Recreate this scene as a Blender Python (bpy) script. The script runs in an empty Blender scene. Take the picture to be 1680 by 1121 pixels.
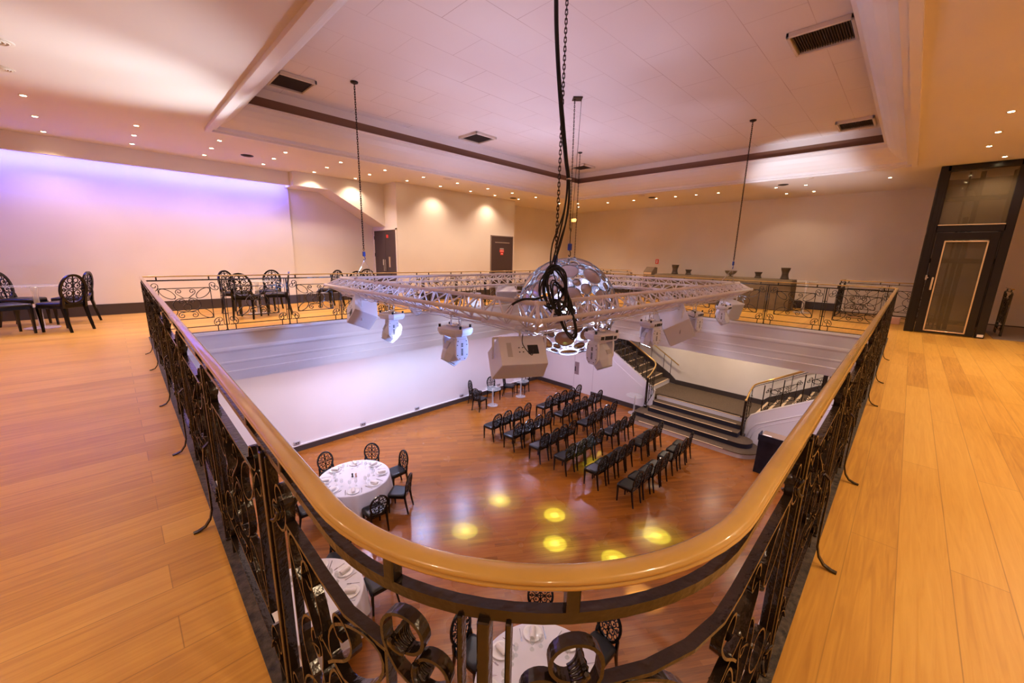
import bpy, math, random
from math import sin, cos, pi, radians, atan2, hypot, sqrt
from mathutils import Vector, Matrix
random.seed(7)
S = bpy.context.scene
COL = S.collection

# ------------------------------------------------------------------ camera
cam_d = bpy.data.cameras.new('camera')
cam = bpy.data.objects.new('camera', cam_d)
COL.objects.link(cam)
cam_d.sensor_fit = 'HORIZONTAL'
cam_d.sensor_width = 36.0
cam_d.lens = 36.0 * 645.7 / 1680.0
cam_d.clip_start = 0.02
cam_d.clip_end = 200
Rm = Matrix(((0.70731685, 0.13514115, -0.6938586), (-0.70656863, 0.16505766, -0.68812553), (0.0215326, 0.97698149, 0.21223456)))
cam.matrix_world = Matrix.Translation((0, 0, 1.4)) @ Rm.to_4x4()
S.camera = cam

# ------------------------------------------------------------------ world, view
wd = bpy.data.worlds.new('world'); S.world = wd; wd.use_nodes = True
wd.node_tree.nodes['Background'].inputs[0].default_value = (1.0, 0.85, 0.75, 1)
wd.node_tree.nodes['Background'].inputs[1].default_value = 0.0
S.view_settings.view_transform = 'Standard'
S.view_settings.look = 'None'
S.view_settings.gamma = 1.0
S.view_settings.use_curve_mapping = False
S.view_settings.exposure = 1.15
try:
    S.cycles.max_bounces = 7; S.cycles.diffuse_bounces = 5; S.cycles.glossy_bounces = 3
    S.cycles.transmission_bounces = 5; S.cycles.transparent_max_bounces = 6
    S.cycles.sample_clamp_indirect = 4.0; S.cycles.caustics_reflective = False; S.cycles.caustics_refractive = False
    S.cycles.use_denoising = True
    S.cycles.use_light_tree = True
except Exception:
    pass

# ------------------------------------------------------------------ key dimensions
L = 4.6            # depth of the lower hall below the gallery floor
ZC = 3.33          # gallery ceiling
ZT = 4.0           # raised tile ceiling
ZU = -0.93         # ceiling under the gallery
XW, YW = 15.0, 11.85
HX0, HX1, HY0, HY1 = 0.25, 10.36, 0.17, 8.40   # the opening

# ------------------------------------------------------------------ lights
def light(kind, name, loc, power, color, size=0.1, rot=None, target=None, spot=None, blend=0.5, sizey=None):
    d = bpy.data.lights.new(name, kind); d.energy = power; d.color = color
    if kind == 'AREA':
        d.size = size
        if sizey: d.shape = 'RECTANGLE'; d.size_y = sizey
    else:
        d.shadow_soft_size = size
    if kind == 'SPOT': d.spot_size = radians(spot); d.spot_blend = blend
    if name in ('added_wash', 'hall_fill', 'ceiling_beam'): d.specular_factor = 0.35
    o = bpy.data.objects.new(name, d); COL.objects.link(o); o.location = loc
    if target is not None:
        o.rotation_euler = (Vector(target) - Vector(loc)).to_track_quat('-Z', 'Y').to_euler()
    elif rot: o.rotation_euler = rot
    return o
WARM = (1.0, 0.72, 0.51)
NEUT = (1.0, 0.86, 0.80)
COOL = (0.66, 0.74, 1.0)

# ------------------------------------------------------------------ materials
MATS = {}
def new_mat(name, color, rough=0.5, metal=0.0, spec=0.5, emit=None, estr=0.0, coat=0.0, trans=0.0, alpha=1.0, ior=1.45):
    m = bpy.data.materials.new(name); m.use_nodes = True
    b = m.node_tree.nodes['Principled BSDF']
    b.inputs['Base Color'].default_value = (*color, 1); b.inputs['Roughness'].default_value = rough
    b.inputs['Metallic'].default_value = metal; b.inputs['Specular IOR Level'].default_value = spec
    b.inputs['Coat Weight'].default_value = coat; b.inputs['Transmission Weight'].default_value = trans
    b.inputs['IOR'].default_value = ior; b.inputs['Alpha'].default_value = alpha
    if emit: b.inputs['Emission Color'].default_value = (*emit, 1); b.inputs['Emission Strength'].default_value = estr
    MATS[name] = m
    return m
def nd(m, t, **kw):
    n = m.node_tree.nodes.new(t)
    for k, v in kw.items(): setattr(n, k, v)
    return n
def lk(m, a, b): m.node_tree.links.new(a, b)
def vary(m, c1, c2, scale=5.0, detail=3, bump=0.0, bscale=40.0, stretch=(1, 1, 1), rough=None):
    """blend two paint colours with noise and add a fine bump"""
    b = m.node_tree.nodes['Principled BSDF']
    tc = nd(m, 'ShaderNodeTexCoord'); mp = nd(m, 'ShaderNodeMapping'); mp.inputs['Scale'].default_value = stretch
    lk(m, tc.outputs['Object'], mp.inputs[0])
    n = nd(m, 'ShaderNodeTexNoise'); n.inputs['Scale'].default_value = scale; n.inputs['Detail'].default_value = detail
    lk(m, mp.outputs[0], n.inputs['Vector'])
    r = nd(m, 'ShaderNodeValToRGB'); r.color_ramp.elements[0].position = 0.35; r.color_ramp.elements[1].position = 0.68
    r.color_ramp.elements[0].color = (*c1, 1); r.color_ramp.elements[1].color = (*c2, 1)
    lk(m, n.outputs[0], r.inputs[0]); lk(m, r.outputs[0], b.inputs['Base Color'])
    if rough:
        q = nd(m, 'ShaderNodeMapRange'); q.inputs['To Min'].default_value = rough[0]; q.inputs['To Max'].default_value = rough[1]
        lk(m, n.outputs[0], q.inputs[0]); lk(m, q.outputs[0], b.inputs['Roughness'])
    if bump:
        n2 = nd(m, 'ShaderNodeTexNoise'); n2.inputs['Scale'].default_value = bscale; lk(m, mp.outputs[0], n2.inputs['Vector'])
        bp = nd(m, 'ShaderNodeBump'); bp.inputs['Strength'].default_value = bump; bp.inputs['Distance'].default_value = 0.01
        lk(m, n2.outputs[0], bp.inputs['Height']); lk(m, bp.outputs[0], b.inputs['Normal'])
    return m
def planks(name, cols, blen, bwid, mortar, rough, rot=0.0, bumpd=0.002, grain=(2.0, 38.0), scr=0.0):
    """wooden boards running along X: per board tone, grain, dark joints"""
    m = new_mat(name, cols[0], rough); b = m.node_tree.nodes['Principled BSDF']
    tc = nd(m, 'ShaderNodeTexCoord'); mp = nd(m, 'ShaderNodeMapping'); mp.inputs['Rotation'].default_value = (0, 0, rot)
    lk(m, tc.outputs['Object'], mp.inputs[0])
    br = nd(m, 'ShaderNodeTexBrick'); br.offset = 0.5; br.offset_frequency = 2
    br.inputs['Scale'].default_value = 1.0; br.inputs['Brick Width'].default_value = blen; br.inputs['Row Height'].default_value = bwid
    br.inputs['Mortar Size'].default_value = mortar; br.inputs['Mortar Smooth'].default_value = 0.3
    br.inputs['Color1'].default_value = (0, 0, 0, 1); br.inputs['Color2'].default_value = (1, 1, 1, 1)
    br.inputs['Mortar'].default_value = (0.5, 0.5, 0.5, 1)
    lk(m, mp.outputs[0], br.inputs['Vector'])
    # tone of each board
    r = nd(m, 'ShaderNodeValToRGB'); els = r.color_ramp.elements
    els[0].position = 0.0; els[0].color = (*cols[0], 1); els[1].position = 1.0; els[1].color = (*cols[2], 1)
    e = els.new(0.5); e.color = (*cols[1], 1)
    # grain
    mg = nd(m, 'ShaderNodeMapping'); mg.inputs['Scale'].default_value = (grain[0], grain[1], 1); lk(m, mp.outputs[0], mg.inputs[0])
    n = nd(m, 'ShaderNodeTexNoise'); n.inputs['Scale'].default_value = 1.0; n.inputs['Detail'].default_value = 5; n.inputs['Distortion'].default_value = 1.2
    lk(m, mg.outputs[0], n.inputs['Vector'])
    n3 = nd(m, 'ShaderNodeTexNoise'); n3.inputs['Scale'].default_value = 0.7; n3.inputs['Detail'].default_value = 3; lk(m, mp.outputs[0], n3.inputs['Vector'])
    ma = nd(m, 'ShaderNodeMath', operation='MULTIPLY_ADD'); ma.inputs[1].default_value = 0.44
    lk(m, br.outputs['Color'], ma.inputs[0])
    m2 = nd(m, 'ShaderNodeMath', operation='MULTIPLY'); m2.inputs[1].default_value = 0.85; lk(m, n.outputs[0], m2.inputs[0]); lk(m, m2.outputs[0], ma.inputs[2])
    m3 = nd(m, 'ShaderNodeMath', operation='MULTIPLY_ADD'); m3.inputs[1].default_value = 0.35; lk(m, n3.outputs[0], m3.inputs[0]); lk(m, ma.outputs[0], m3.inputs[2])
    m4 = nd(m, 'ShaderNodeMath', operation='SUBTRACT'); lk(m, m3.outputs[0], m4.inputs[0]); m4.inputs[1].default_value = 0.31
    lk(m, m4.outputs[0], r.inputs[0])
    mx = nd(m, 'ShaderNodeMixRGB'); mx.inputs[2].default_value = (*cols[3], 1)
    fq = nd(m, 'ShaderNodeMath', operation='MULTIPLY'); fq.inputs[1].default_value = 0.5; lk(m, br.outputs['Fac'], fq.inputs[0])
    lk(m, fq.outputs[0], mx.inputs[0]); lk(m, r.outputs[0], mx.inputs[1]); lk(m, mx.outputs[0], b.inputs['Base Color'])
    q = nd(m, 'ShaderNodeMapRange'); q.inputs['To Min'].default_value = rough - 0.07; q.inputs['To Max'].default_value = rough + 0.1
    lk(m, n3.outputs[0], q.inputs[0]); lk(m, q.outputs[0], b.inputs['Roughness'])
    bp = nd(m, 'ShaderNodeBump'); bp.inputs['Strength'].default_value = 0.25; bp.inputs['Distance'].default_value = bumpd
    lk(m, n.outputs[0], bp.inputs['Height']); lk(m, bp.outputs[0], b.inputs['Normal'])
    return m

planks('gallery_boards', [(0.40, 0.175, 0.028), (0.64, 0.335, 0.056), (0.76, 0.45, 0.095), (0.20, 0.085, 0.022)], 2.6, 0.18, 0.0022, 0.34)
planks('hall_parquet', [(0.15, 0.045, 0.006), (0.30, 0.092, 0.011), (0.41, 0.145, 0.018), (0.06, 0.02, 0.01)], 1.1, 0.09, 0.0015, 0.25, rot=0.6)
vary(new_mat('wall_paint', (0.76, 0.70, 0.64), 0.75), (0.74, 0.68, 0.62), (0.80, 0.74, 0.68), 0.7, 2, 0.05, 60)
vary(new_mat('ceiling_paint', (0.78, 0.72, 0.68), 0.7), (0.77, 0.71, 0.67), (0.80, 0.75, 0.71), 0.5, 2)
vary(new_mat('cove_paint', (0.80, 0.75, 0.74), 0.45), (0.78, 0.73, 0.72), (0.82, 0.78, 0.78), 0.8, 2)
vary(new_mat('fascia_paint', (0.78, 0.76, 0.76), 0.32), (0.76, 0.74, 0.74), (0.82, 0.80, 0.80), 0.8, 2, 0, stretch=(1, 1, 9))
vary(new_mat('lower_wall_paint', (0.78, 0.74, 0.74), 0.6), (0.76, 0.72, 0.72), (0.82, 0.78, 0.78), 0.5, 2)
new_mat('brown_band', (0.20, 0.105, 0.07), 0.35)
new_mat('skirting_dark', (0.055, 0.042, 0.04), 0.35)
vary(new_mat('black_iron', (0.016, 0.010, 0.007), 0.2, spec=0.8), (0.011, 0.007, 0.005), (0.026, 0.016, 0.010), 14, 4, 0.2, 55)
vary(new_mat('handrail_gold', (0.60, 0.375, 0.11), 0.26, coat=0.6), (0.54, 0.335, 0.09), (0.64, 0.41, 0.12), 5, 3, 0.05, 30)
new_mat('brass', (0.75, 0.48, 0.15), 0.28, metal=0.9)
vary(new_mat('base_curb', (0.025, 0.02, 0.016), 0.5), (0.018, 0.014, 0.012), (0.09, 0.07, 0.05), 30, 4, 0.4, 80)
new_mat('truss_white', (0.80, 0.76, 0.80), 0.38)
new_mat('fixture_white', (0.74, 0.75, 0.84), 0.40)
new_mat('fixture_grey', (0.50, 0.50, 0.54), 0.45)
new_mat('fixture_dark', (0.02, 0.02, 0.025), 0.35)
new_mat('chrome', (0.80, 0.80, 0.82), 0.12, metal=1.0)
new_mat('cable_black', (0.012, 0.011, 0.012), 0.5)
new_mat('chain_dark', (0.05, 0.035, 0.03), 0.35, metal=0.8)
new_mat('chain_steel', (0.55, 0.52, 0.56), 0.3, metal=1.0)
new_mat('hook_blue', (0.03, 0.06, 0.35), 0.4)
new_mat('mirror_face', (0.50, 0.46, 0.50), 0.22, metal=0.7)
new_mat('mirror_rim', (0.30, 0.36, 0.46), 0.3, metal=0.8)
new_mat('mirror_led', (0.8, 0.85, 1.0), 0.3, emit=(0.62, 0.68, 1.0), estr=1.2)
new_mat('chair_black', (0.004, 0.0035, 0.0035), 0.18, spec=0.5)
new_mat('seat_leather', (0.012, 0.011, 0.011), 0.33)
new_mat('glass', (0.90, 0.97, 0.95), 0.02, trans=1.0, ior=1.45)
new_mat('glass_thin', (0.70, 0.78, 0.76), 0.04, alpha=0.16)
new_mat('acrylic', (0.80, 0.78, 0.78), 0.08, alpha=0.32)
new_mat('lift_glass', (0.12, 0.095, 0.055), 0.04, alpha=0.42, spec=0.8)
new_mat('lift_black', (0.010, 0.009, 0.011), 0.25)
new_mat('lift_trim', (0.72, 0.56, 0.36), 0.3, metal=0.5)
new_mat('door_dark', (0.065, 0.042, 0.042), 0.4)
new_mat('door_line', (0.26, 0.20, 0.18), 0.4)
new_mat('red_sign', (0.75, 0.06, 0.05), 0.5)
new_mat('sign_white', (0.85, 0.80, 0.78), 0.5)
vary(new_mat('cloth_white', (0.74, 0.71, 0.76), 0.8), (0.72, 0.69, 0.74), (0.77, 0.74, 0.79), 3, 2)
new_mat('china', (0.85, 0.83, 0.82), 0.15)
new_mat('napkin_cloth', (0.80, 0.74, 0.72), 0.85)
new_mat('pepper_dark', (0.03, 0.02, 0.02), 0.3)
new_mat('salt_pink', (0.70, 0.42, 0.34), 0.4)
vary(new_mat('carpet_brown', (0.10, 0.065, 0.04), 0.95), (0.075, 0.05, 0.032), (0.15, 0.10, 0.06), 60, 4, 0.4, 200)
new_mat('riser_dark', (0.02, 0.018, 0.03), 0.6)
new_mat('riser_white', (0.72, 0.70, 0.74), 0.5)
new_mat('nosing', (0.70, 0.52, 0.32), 0.4)
vary(new_mat('bar_cloth', (0.16, 0.115, 0.06), 0.8), (0.14, 0.10, 0.055), (0.19, 0.14, 0.075), 4, 2)
new_mat('vase_dark', (0.07, 0.05, 0.035), 0.3)
new_mat('bowl_silver', (0.42, 0.36, 0.26), 0.3, metal=0.7)
new_mat('console_grey', (0.22, 0.17, 0.13), 0.4)
vary(new_mat('lectern_cloth', (0.018, 0.016, 0.028), 0.85), (0.014, 0.012, 0.022), (0.03, 0.028, 0.045), 3, 2)
new_mat('lectern_wood', (0.30, 0.20, 0.14), 0.4)
new_mat('downlight_on', (1, 0.8, 0.5), 0.3, emit=(1.0, 0.78, 0.42), estr=22.0)
new_mat('downlight_ring', (0.70, 0.60, 0.52), 0.35)
new_mat('led_blue', (0.3, 0.3, 1.0), 0.3, emit=(0.25, 0.22, 1.0), estr=6.0)
new_mat('exit_lit', (0.9, 0.6, 0.2), 0.3, emit=(1.0, 0.55, 0.12), estr=1.6)
new_mat('lens_lit', (0.8, 0.9, 1.0), 0.1, emit=(0.75, 0.88, 1.0), estr=40.0)
new_mat('lens_soft', (0.8, 0.9, 1.0), 0.1, emit=(0.70, 0.85, 1.0), estr=7.0)
new_mat('vent_dark', (0.05, 0.032, 0.028), 0.6)
new_mat('vent_frame', (0.72, 0.64, 0.56), 0.5)
new_mat('plate_steel', (0.36, 0.27, 0.28), 0.4, metal=0.3)
new_mat('floor_grey_paint', (0.30, 0.23, 0.20), 0.5)
new_mat('socket_grey', (0.40, 0.36, 0.38), 0.5)
# tile ceiling with fine joints
def tile_mat():
    m = vary(new_mat('ceiling_tiles', (0.78, 0.70, 0.68), 0.55), (0.77, 0.69, 0.67), (0.80, 0.73, 0.71), 0.6, 2)
    b = m.node_tree.nodes['Principled BSDF']
    tc = nd(m, 'ShaderNodeTexCoord'); br = nd(m, 'ShaderNodeTexBrick'); br.offset = 0.5; br.inputs['Scale'].default_value = 1.0
    mp = nd(m, 'ShaderNodeMapping'); mp.inputs['Rotation'].default_value = (0, 0, 0); lk(m, tc.outputs['Object'], mp.inputs[0])
    br.inputs['Brick Width'].default_value = 1.2; br.inputs['Row Height'].default_value = 0.6; br.inputs['Mortar Size'].default_value = 0.004
    lk(m, mp.outputs[0], br.inputs['Vector'])
    src = b.inputs['Base Color'].links[0].from_socket
    mx = nd(m, 'ShaderNodeMixRGB'); mx.inputs[2].default_value = (0.48, 0.36, 0.33, 1)
    n = nd(m, 'ShaderNodeTexNoise'); n.inputs['Scale'].default_value = 0.9; lk(m, tc.outputs['Object'], n.inputs['Vector'])
    q = nd(m, 'ShaderNodeMapRange'); q.inputs['From Min'].default_value = 0.42; q.inputs['From Max'].default_value = 0.62; q.inputs['To Min'].default_value = 0.35; q.inputs['To Max'].default_value = 1.0
    lk(m, n.outputs[0], q.inputs[0])
    mu = nd(m, 'ShaderNodeMath', operation='MULTIPLY'); lk(m, br.outputs['Fac'], mu.inputs[0]); lk(m, q.outputs[0], mu.inputs[1])
    lk(m, mu.outputs[0], mx.inputs[0]); lk(m, src, mx.inputs[1]); lk(m, mx.outputs[0], b.inputs['Base Color'])
tile_mat()

# ------------------------------------------------------------------ mesh building
class MB:
    def __init__(s): s.v = []; s.f = []; s.sm = []
    def add(s, vs, fs, smooth=False):
        o = len(s.v); s.v += [tuple(p) for p in vs]
        for f in fs: s.f.append(tuple(i + o for i in f)); s.sm.append(smooth)
        return s
    def box(s, x0, x1, y0, y1, z0, z1, M=None):
        vs = [(x, y, z) for z in (z0, z1) for y in (y0, y1) for x in (x0, x1)]
        if M: vs = [tuple(M @ Vector(p)) for p in vs]
        return s.add(vs, [(0, 2, 3, 1), (4, 5, 7, 6), (0, 1, 5, 4), (2, 6, 7, 3), (0, 4, 6, 2), (1, 3, 7, 5)])
    def bev(s, x0, x1, y0, y1, z0, z1, b=0.01, M=None):
        """box with chamfered edges"""
        vs = []; 
        cx, cy, cz = (x0+x1)/2, (y0+y1)/2, (z0+z1)/2; hx, hy, hz = abs(x1-x0)/2, abs(y1-y0)/2, abs(z1-z0)/2
        b = min(b, hx*.9, hy*.9, hz*.9); idx = {}
        for sx in (-1, 1):
            for sy in (-1, 1):
                for sz in (-1, 1):
                    for a in range(3):
                        p = [sx*(hx-b), sy*(hy-b), sz*(hz-b)]; p[a] = (sx*hx, sy*hy, sz*hz)[a]
                        idx[(sx, sy, sz, a)] = len(vs); q = Vector((p[0]+cx, p[1]+cy, p[2]+cz)); vs.append(tuple(M @ q) if M else tuple(q))
        F = []
        for a in range(3):
            o1, o2 = (a+1) % 3, (a+2) % 3
            for sg in (-1, 1):
                k = []
                for s1, s2 in ((-1, -1), (1, -1), (1, 1), (-1, 1)):
                    t = [0, 0, 0]; t[a] = sg; t[o1] = s1; t[o2] = s2; k.append(idx[(*t, a)])
                F.append(tuple(k) if sg > 0 else tuple(k[::-1]))
            for s1 in (-1, 1):
                for s2 in (-1, 1):
                    t = [0, 0, 0]; t[o1] = s1; t[o2] = s2; k = []
                    t[a] = -1; A = tuple(t); t[a] = 1; B = tuple(t)
                    q = [idx[(*A, o1)], idx[(*B, o1)], idx[(*B, o2)], idx[(*A, o2)]]
                    F.append(tuple(q) if s1*s2 < 0 else tuple(q[::-1]))
        for sx in (-1, 1):
            for sy in (-1, 1):
                for sz in (-1, 1):
                    k = [idx[(sx, sy, sz, a)] for a in range(3)]
                    F.append(tuple(k) if sx*sy*sz > 0 else tuple(k[::-1]))
        return s.add(vs, F)
    def loft(s, rings, close=True, caps=True, smooth=True):
        n = len(rings[0]); vs = [p for r in rings for p in r]; F = []
        for i in range(len(rings) - 1):
            for j in range(n if close else n - 1):
                k = (j + 1) % n; F.append((i*n+j, i*n+k, (i+1)*n+k, (i+1)*n+j))
        s.add(vs, F, smooth)
        if caps and close:
            o = len(s.v) - len(vs)
            s.f.append(tuple(o + j for j in range(n-1, -1, -1))); s.sm.append(False)
            s.f.append(tuple(o + (len(rings)-1)*n + j for j in range(n))); s.sm.append(False)
        return s
    def tube(s, pts, r, n=8, closed=False, caps=True, smooth=True):
        P = [Vector(p) for p in pts]; m = len(P)
        rr = r if isinstance(r, (list, tuple)) else [r]*m
        up = None; rings = []
        for i in range(m):
            if closed: t = P[(i+1) % m] - P[i-1]
            else: t = P[min(i+1, m-1)] - P[max(i-1, 0)]
            if t.length < 1e-9: t = Vector((0, 0, 1))
            t.normalize()
            if up is None:
                up = Vector((0, 0, 1)) if abs(t.z) < 0.9 else Vector((1, 0, 0))
            up = (up - t * up.dot(t))
            if up.length < 1e-6: up = t.orthogonal()
            up.normalize(); sd = t.cross(up)
            rings.append([tuple(P[i] + (sd * cos(2*pi*j/n) + up * sin(2*pi*j/n)) * rr[i]) for j in range(n)])
        if closed: rings.append(rings[0])
        return s.loft(rings, True, caps and not closed, smooth)
    def cyl(s, a, b, r, n=16, r2=None): return s.tube([a, b], [r, r if r2 is None else r2], n)
    def lathe(s, prof, c=(0, 0, 0), n=24, M=None, smooth=True):
        rings = []
        for r, z in prof:
            ring = [Vector((c[0] + r*cos(2*pi*j/n), c[1] + r*sin(2*pi*j/n), c[2] + z)) for j in range(n)]
            rings.append([tuple(M @ p) if M else tuple(p) for p in ring])
        return s.loft(rings, True, True, smooth)
    def prism(s, poly, z0, z1, M=None):
        n = len(poly); vs = [(x, y, z0) for x, y in poly] + [(x, y, z1) for x, y in poly]
        if M: vs = [tuple(M @ Vector(p)) for p in vs]
        return s.add(vs, [tuple(range(n-1, -1, -1)), tuple(range(n, 2*n))] + [(i, (i+1) % n, n+(i+1) % n, n+i) for i in range(n)])
    def obj(s, name, mat, parent=None, loc=None, rotz=None):
        me = bpy.data.meshes.new(name); me.from_pydata(s.v, [], s.f); me.validate(); me.update()
        if len(me.polygons) == len(s.sm): me.polygons.foreach_set('use_smooth', s.sm)
        me.materials.append(MATS[mat] if isinstance(mat, str) else mat)
        o = bpy.data.objects.new(name, me); COL.objects.link(o)
        if parent: o.parent = parent
        if loc: o.location = loc
        if rotz is not None: o.rotation_euler = (0, 0, rotz)
        return o
def tag(o, label=None, cat=None, group=None, kind=None):
    if label: o['label'] = label
    if cat: o['category'] = cat
    if group: o['group'] = group
    if kind: o['kind'] = kind
    return o
def thing(name, label, cat, loc=(0, 0, 0), rotz=0.0, group=None):
    o = bpy.data.objects.new(name, None); COL.objects.link(o); o.empty_display_size = 0.1
    o.location = loc; o.rotation_euler = (0, 0, rotz); tag(o, label, cat, group); return o
def struct(name, mb, mat, label=None, parent=None):
    o = mb.obj(name, mat, parent)
    if parent is None: o['kind'] = 'structure'
    if label: o['label'] = label
    return o
KIDS = {}
def kids(o):
    return [c for c in o.children]
def dup(root, loc, rotz, label, cat, group=None, scale=None):
    r = root.copy(); COL.objects.link(r); r.location = loc; r.rotation_euler = (0, 0, rotz); tag(r, label, cat, group)
    if scale: r.scale = scale
    for ch in KIDS[root.name]:
        c = ch.copy(); COL.objects.link(c); c.parent = r
        for g in KIDS.get(ch.name, []):
            d = g.copy(); COL.objects.link(d); d.parent = c
    return r
def mod_bevel(o, w=0.005, seg=2):
    m = o.modifiers.new('bevel', 'BEVEL'); m.width = w; m.segments = seg; m.limit_method = 'ANGLE'; m.angle_limit = radians(40); return o

def sweep(path, prof, closed=True, mb=None, smooth=False, zoff=0.0):
    """sweep a closed 2-D profile (out, z) along a horizontal path; out is to the right of travel"""
    mb = mb or MB(); n = len(path); rings = []
    for i in range(n):
        p = Vector(path[i][:2]); z = path[i][2] if len(path[i]) > 2 else 0
        a = Vector(path[i-1][:2]) if (closed or i > 0) else None
        b = Vector(path[(i+1) % n][:2]) if (closed or i < n-1) else None
        d1 = (p - a).normalized() if a is not None else (b - p).normalized()
        d2 = (b - p).normalized() if b is not None else d1
        n1 = Vector((d1.y, -d1.x)); n2 = Vector((d2.y, -d2.x)); m = (n1 + n2)
        m = m / max(0.3, m.dot(n1)) if m.length > 1e-6 else n1
        rings.append([(p.x + m.x*o, p.y + m.y*o, z + zz + zoff) for o, zz in prof])
    if closed: rings.append(rings[0])
    return mb.loft(rings, True, not closed, smooth)
from mathutils.geometry import tessellate_polygon
# ------------------------------------------------------------------ the path of the balustrade round the opening
AC, AR = (0.747, 0.67), 0.53
def arc_pts(c, r, a0, a1, n): return [(c[0] + r*cos(a0 + (a1-a0)*i/n), c[1] + r*sin(a0 + (a1-a0)*i/n)) for i in range(n+1)]
P_LF, P_RN, P_RF = (0.30, 8.44), (10.42, 0.14), (10.42, 8.44)
ARC = arc_pts(AC, AR, pi, 1.5*pi, 20)
RAILPATH = [P_LF] + ARC + [P_RN, P_RF]
def inset(path, d):
    n = len(path); out = []
    for i in range(n):
        p = Vector(path[i]); a = Vector(path[i-1]); b = Vector(path[(i+1) % n])
        d1 = (p-a).normalized(); d2 = (b-p).normalized(); n1 = Vector((d1.y, -d1.x)); n2 = Vector((d2.y, -d2.x))
        m = n1 + n2; m = m / m.dot(n1); out.append((p.x - m.x*d, p.y - m.y*d))
    return out
HOLE = inset(RAILPATH, 0.035)
def holed(outer, holes, z, mb=None):
    mb = mb or MB(); loops = [[Vector((x, y, 0)) for x, y in outer]] + [[Vector((x, y, 0)) for x, y in h] for h in holes]
    tris = tessellate_polygon(loops); flat = [p for l in loops for p in l]
    return mb.add([(p.x, p.y, z) for p in flat], [tuple(t) for t in tris])
XB, YB = -5.0, -4.0
room = [(XB, YB), (XW+1.6, YB), (XW+1.6, 12.6), (XB, 12.6)]
struct('floor', holed(room, [HOLE], 0.0), 'gallery_boards', 'honey coloured board floor of the upper gallery')
struct('floor_grey', MB().box(12.15, XW, YB, -1.36, 0.0, 0.006), 'floor_grey_paint', 'grey floor strip beyond the lift')
struct('ceiling_under_gallery', holed(room, [HOLE], ZU), 'ceiling_paint', 'plain ceiling under the gallery')
# fascia with mouldings round the opening
fp = [(0.0, 0.0), (-0.025, -0.005), (-0.03, -0.05), (-0.012, -0.065), (-0.004, -0.09), (0.0, -0.30), (-0.010, -0.325), (-0.014, -0.36), (-0.006, -0.385),
      (0.0, -0.40), (0.0, -0.56), (-0.007, -0.575), (-0.007, -0.60), (0.0, -0.615), (0.0, -0.74), (-0.015, -0.755), (-0.015, -0.925), (0.0, -0.93), (0.05, -0.93), (0.05, 0.0)]
struct('trim_1', sweep(HOLE, fp), 'fascia_paint', 'pale moulded fascia round the edge of the opening')
# ceiling with its moulded recess
CX0, CX1, CY0, CY1 = 1.47, 11.30, 0.36, 8.42
fr = lambda e: [(CX0-e, CY0-e), (CX0-e, CY1+e), (CX1+e, CY1+e), (CX1+e, CY0-e)]
lip = [(1.87, 0.78), (1.87, 7.95), (10.86, 7.95), (10.86, 0.78)]
struct('ceiling', holed(room, [fr(0.10)], ZC), 'ceiling_paint', 'peach lit plaster ceiling of the gallery')
mb = MB(); rings = [fr(0.10), fr(0.10), fr(0.02), fr(0.02)]; zs = [ZC, ZC-0.055, ZC-0.055, ZC-0.02]
def lerp(a, b, t): return [(p[0]*(1-t)+q[0]*t, p[1]*(1-t)+q[1]*t) for p, q in zip(a, b)]
for t, z in ((0.10, ZC-0.02), (0.12, ZC+0.03), (0.30, ZC+0.06), (0.52, ZC+0.12), (0.72, ZC+0.20), (0.86, ZC+0.28), (0.90, ZC+0.345), (1.0, ZC+0.35), (1.0, ZC+0.37)):
    rings.append(lerp(fr(0.0), lip, t)); zs.append(z)
R3 = [[(x, y, z) for x, y in r] for r, z in zip(rings, zs)]
for a, b_ in zip(R3[:-1], R3[1:]):
    mb.add(a + b_, [(i, (i+1) % 4, 4+(i+1) % 4, 4+i) for i in range(4)])
struct('trim_2', mb, 'cove_paint', 'white moulded cove round the raised ceiling')
lipo = [(1.80, 0.70), (1.80, 8.03), (10.94, 8.03), (10.94, 0.70)]
def band(z0, z1, poly):
    a = [(x, y, z0) for x, y in poly] + [(x, y, z1) for x, y in poly]
    return MB().add(a, [(i, (i+1) % 4, 4+(i+1) % 4, 4+i) for i in range(4)])
b1 = band(ZC+0.37, ZC+0.53, lipo); b1.add([(x, y, ZC+0.37) for x, y in lip+lipo], [(i, (i+1) % 4, 4+(i+1) % 4, 4+i) for i in range(4)])
struct('trim_3', b1, 'brown_band', 'brown band inside the ceiling recess')
struct('trim_4', band(ZC+0.53, ZT, lipo), 'cove_paint', 'pale upper band under the tiled ceiling')
struct('ceiling_raised', MB().add([(x, y, ZT) for x, y in lipo], [(0, 1, 2, 3)]), 'ceiling_tiles', 'raised ceiling of large pale tiles')

# ------------------------------------------------------------------ gallery walls
struct('wall_left', MB().box(XB, 3.52, YW, YW+0.6, 0, ZC), 'wall_paint', 'long cream wall washed by the blue light strip')
struct('wall_alcove', MB().box(3.52, 5.84, YW+0.08, YW+0.6, 0, ZC), 'wall_paint', 'cream wall of the alcove under the sloping soffit')
struct('wall_door_side', MB().box(5.84, 6.0, 10.45, YW+0.6, 0, ZC), 'wall_paint', 'short wall with the dark double door')
struct('wall_far', MB().box(6.0, 10.53, 10.45, 10.6, 0, ZC), 'wall_paint', 'cream wall with the dark single door')
struct('wall_far_corner', MB().box(10.4, XW+0.2, 11.4, 11.6, 0, ZC).box(10.43, 10.53, 10.6, 11.4, 0, ZC), 'wall_paint', 'cream wall set back in the far corner')
struct('wall_right', MB().box(XW, XW+0.2, YB, 11.4, 0, ZC), 'wall_paint', 'long cream wall behind the bar')
struct('wall_near', MB().box(XB, XW, YB-0.2, YB, -L, ZC), 'wall_paint')
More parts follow.
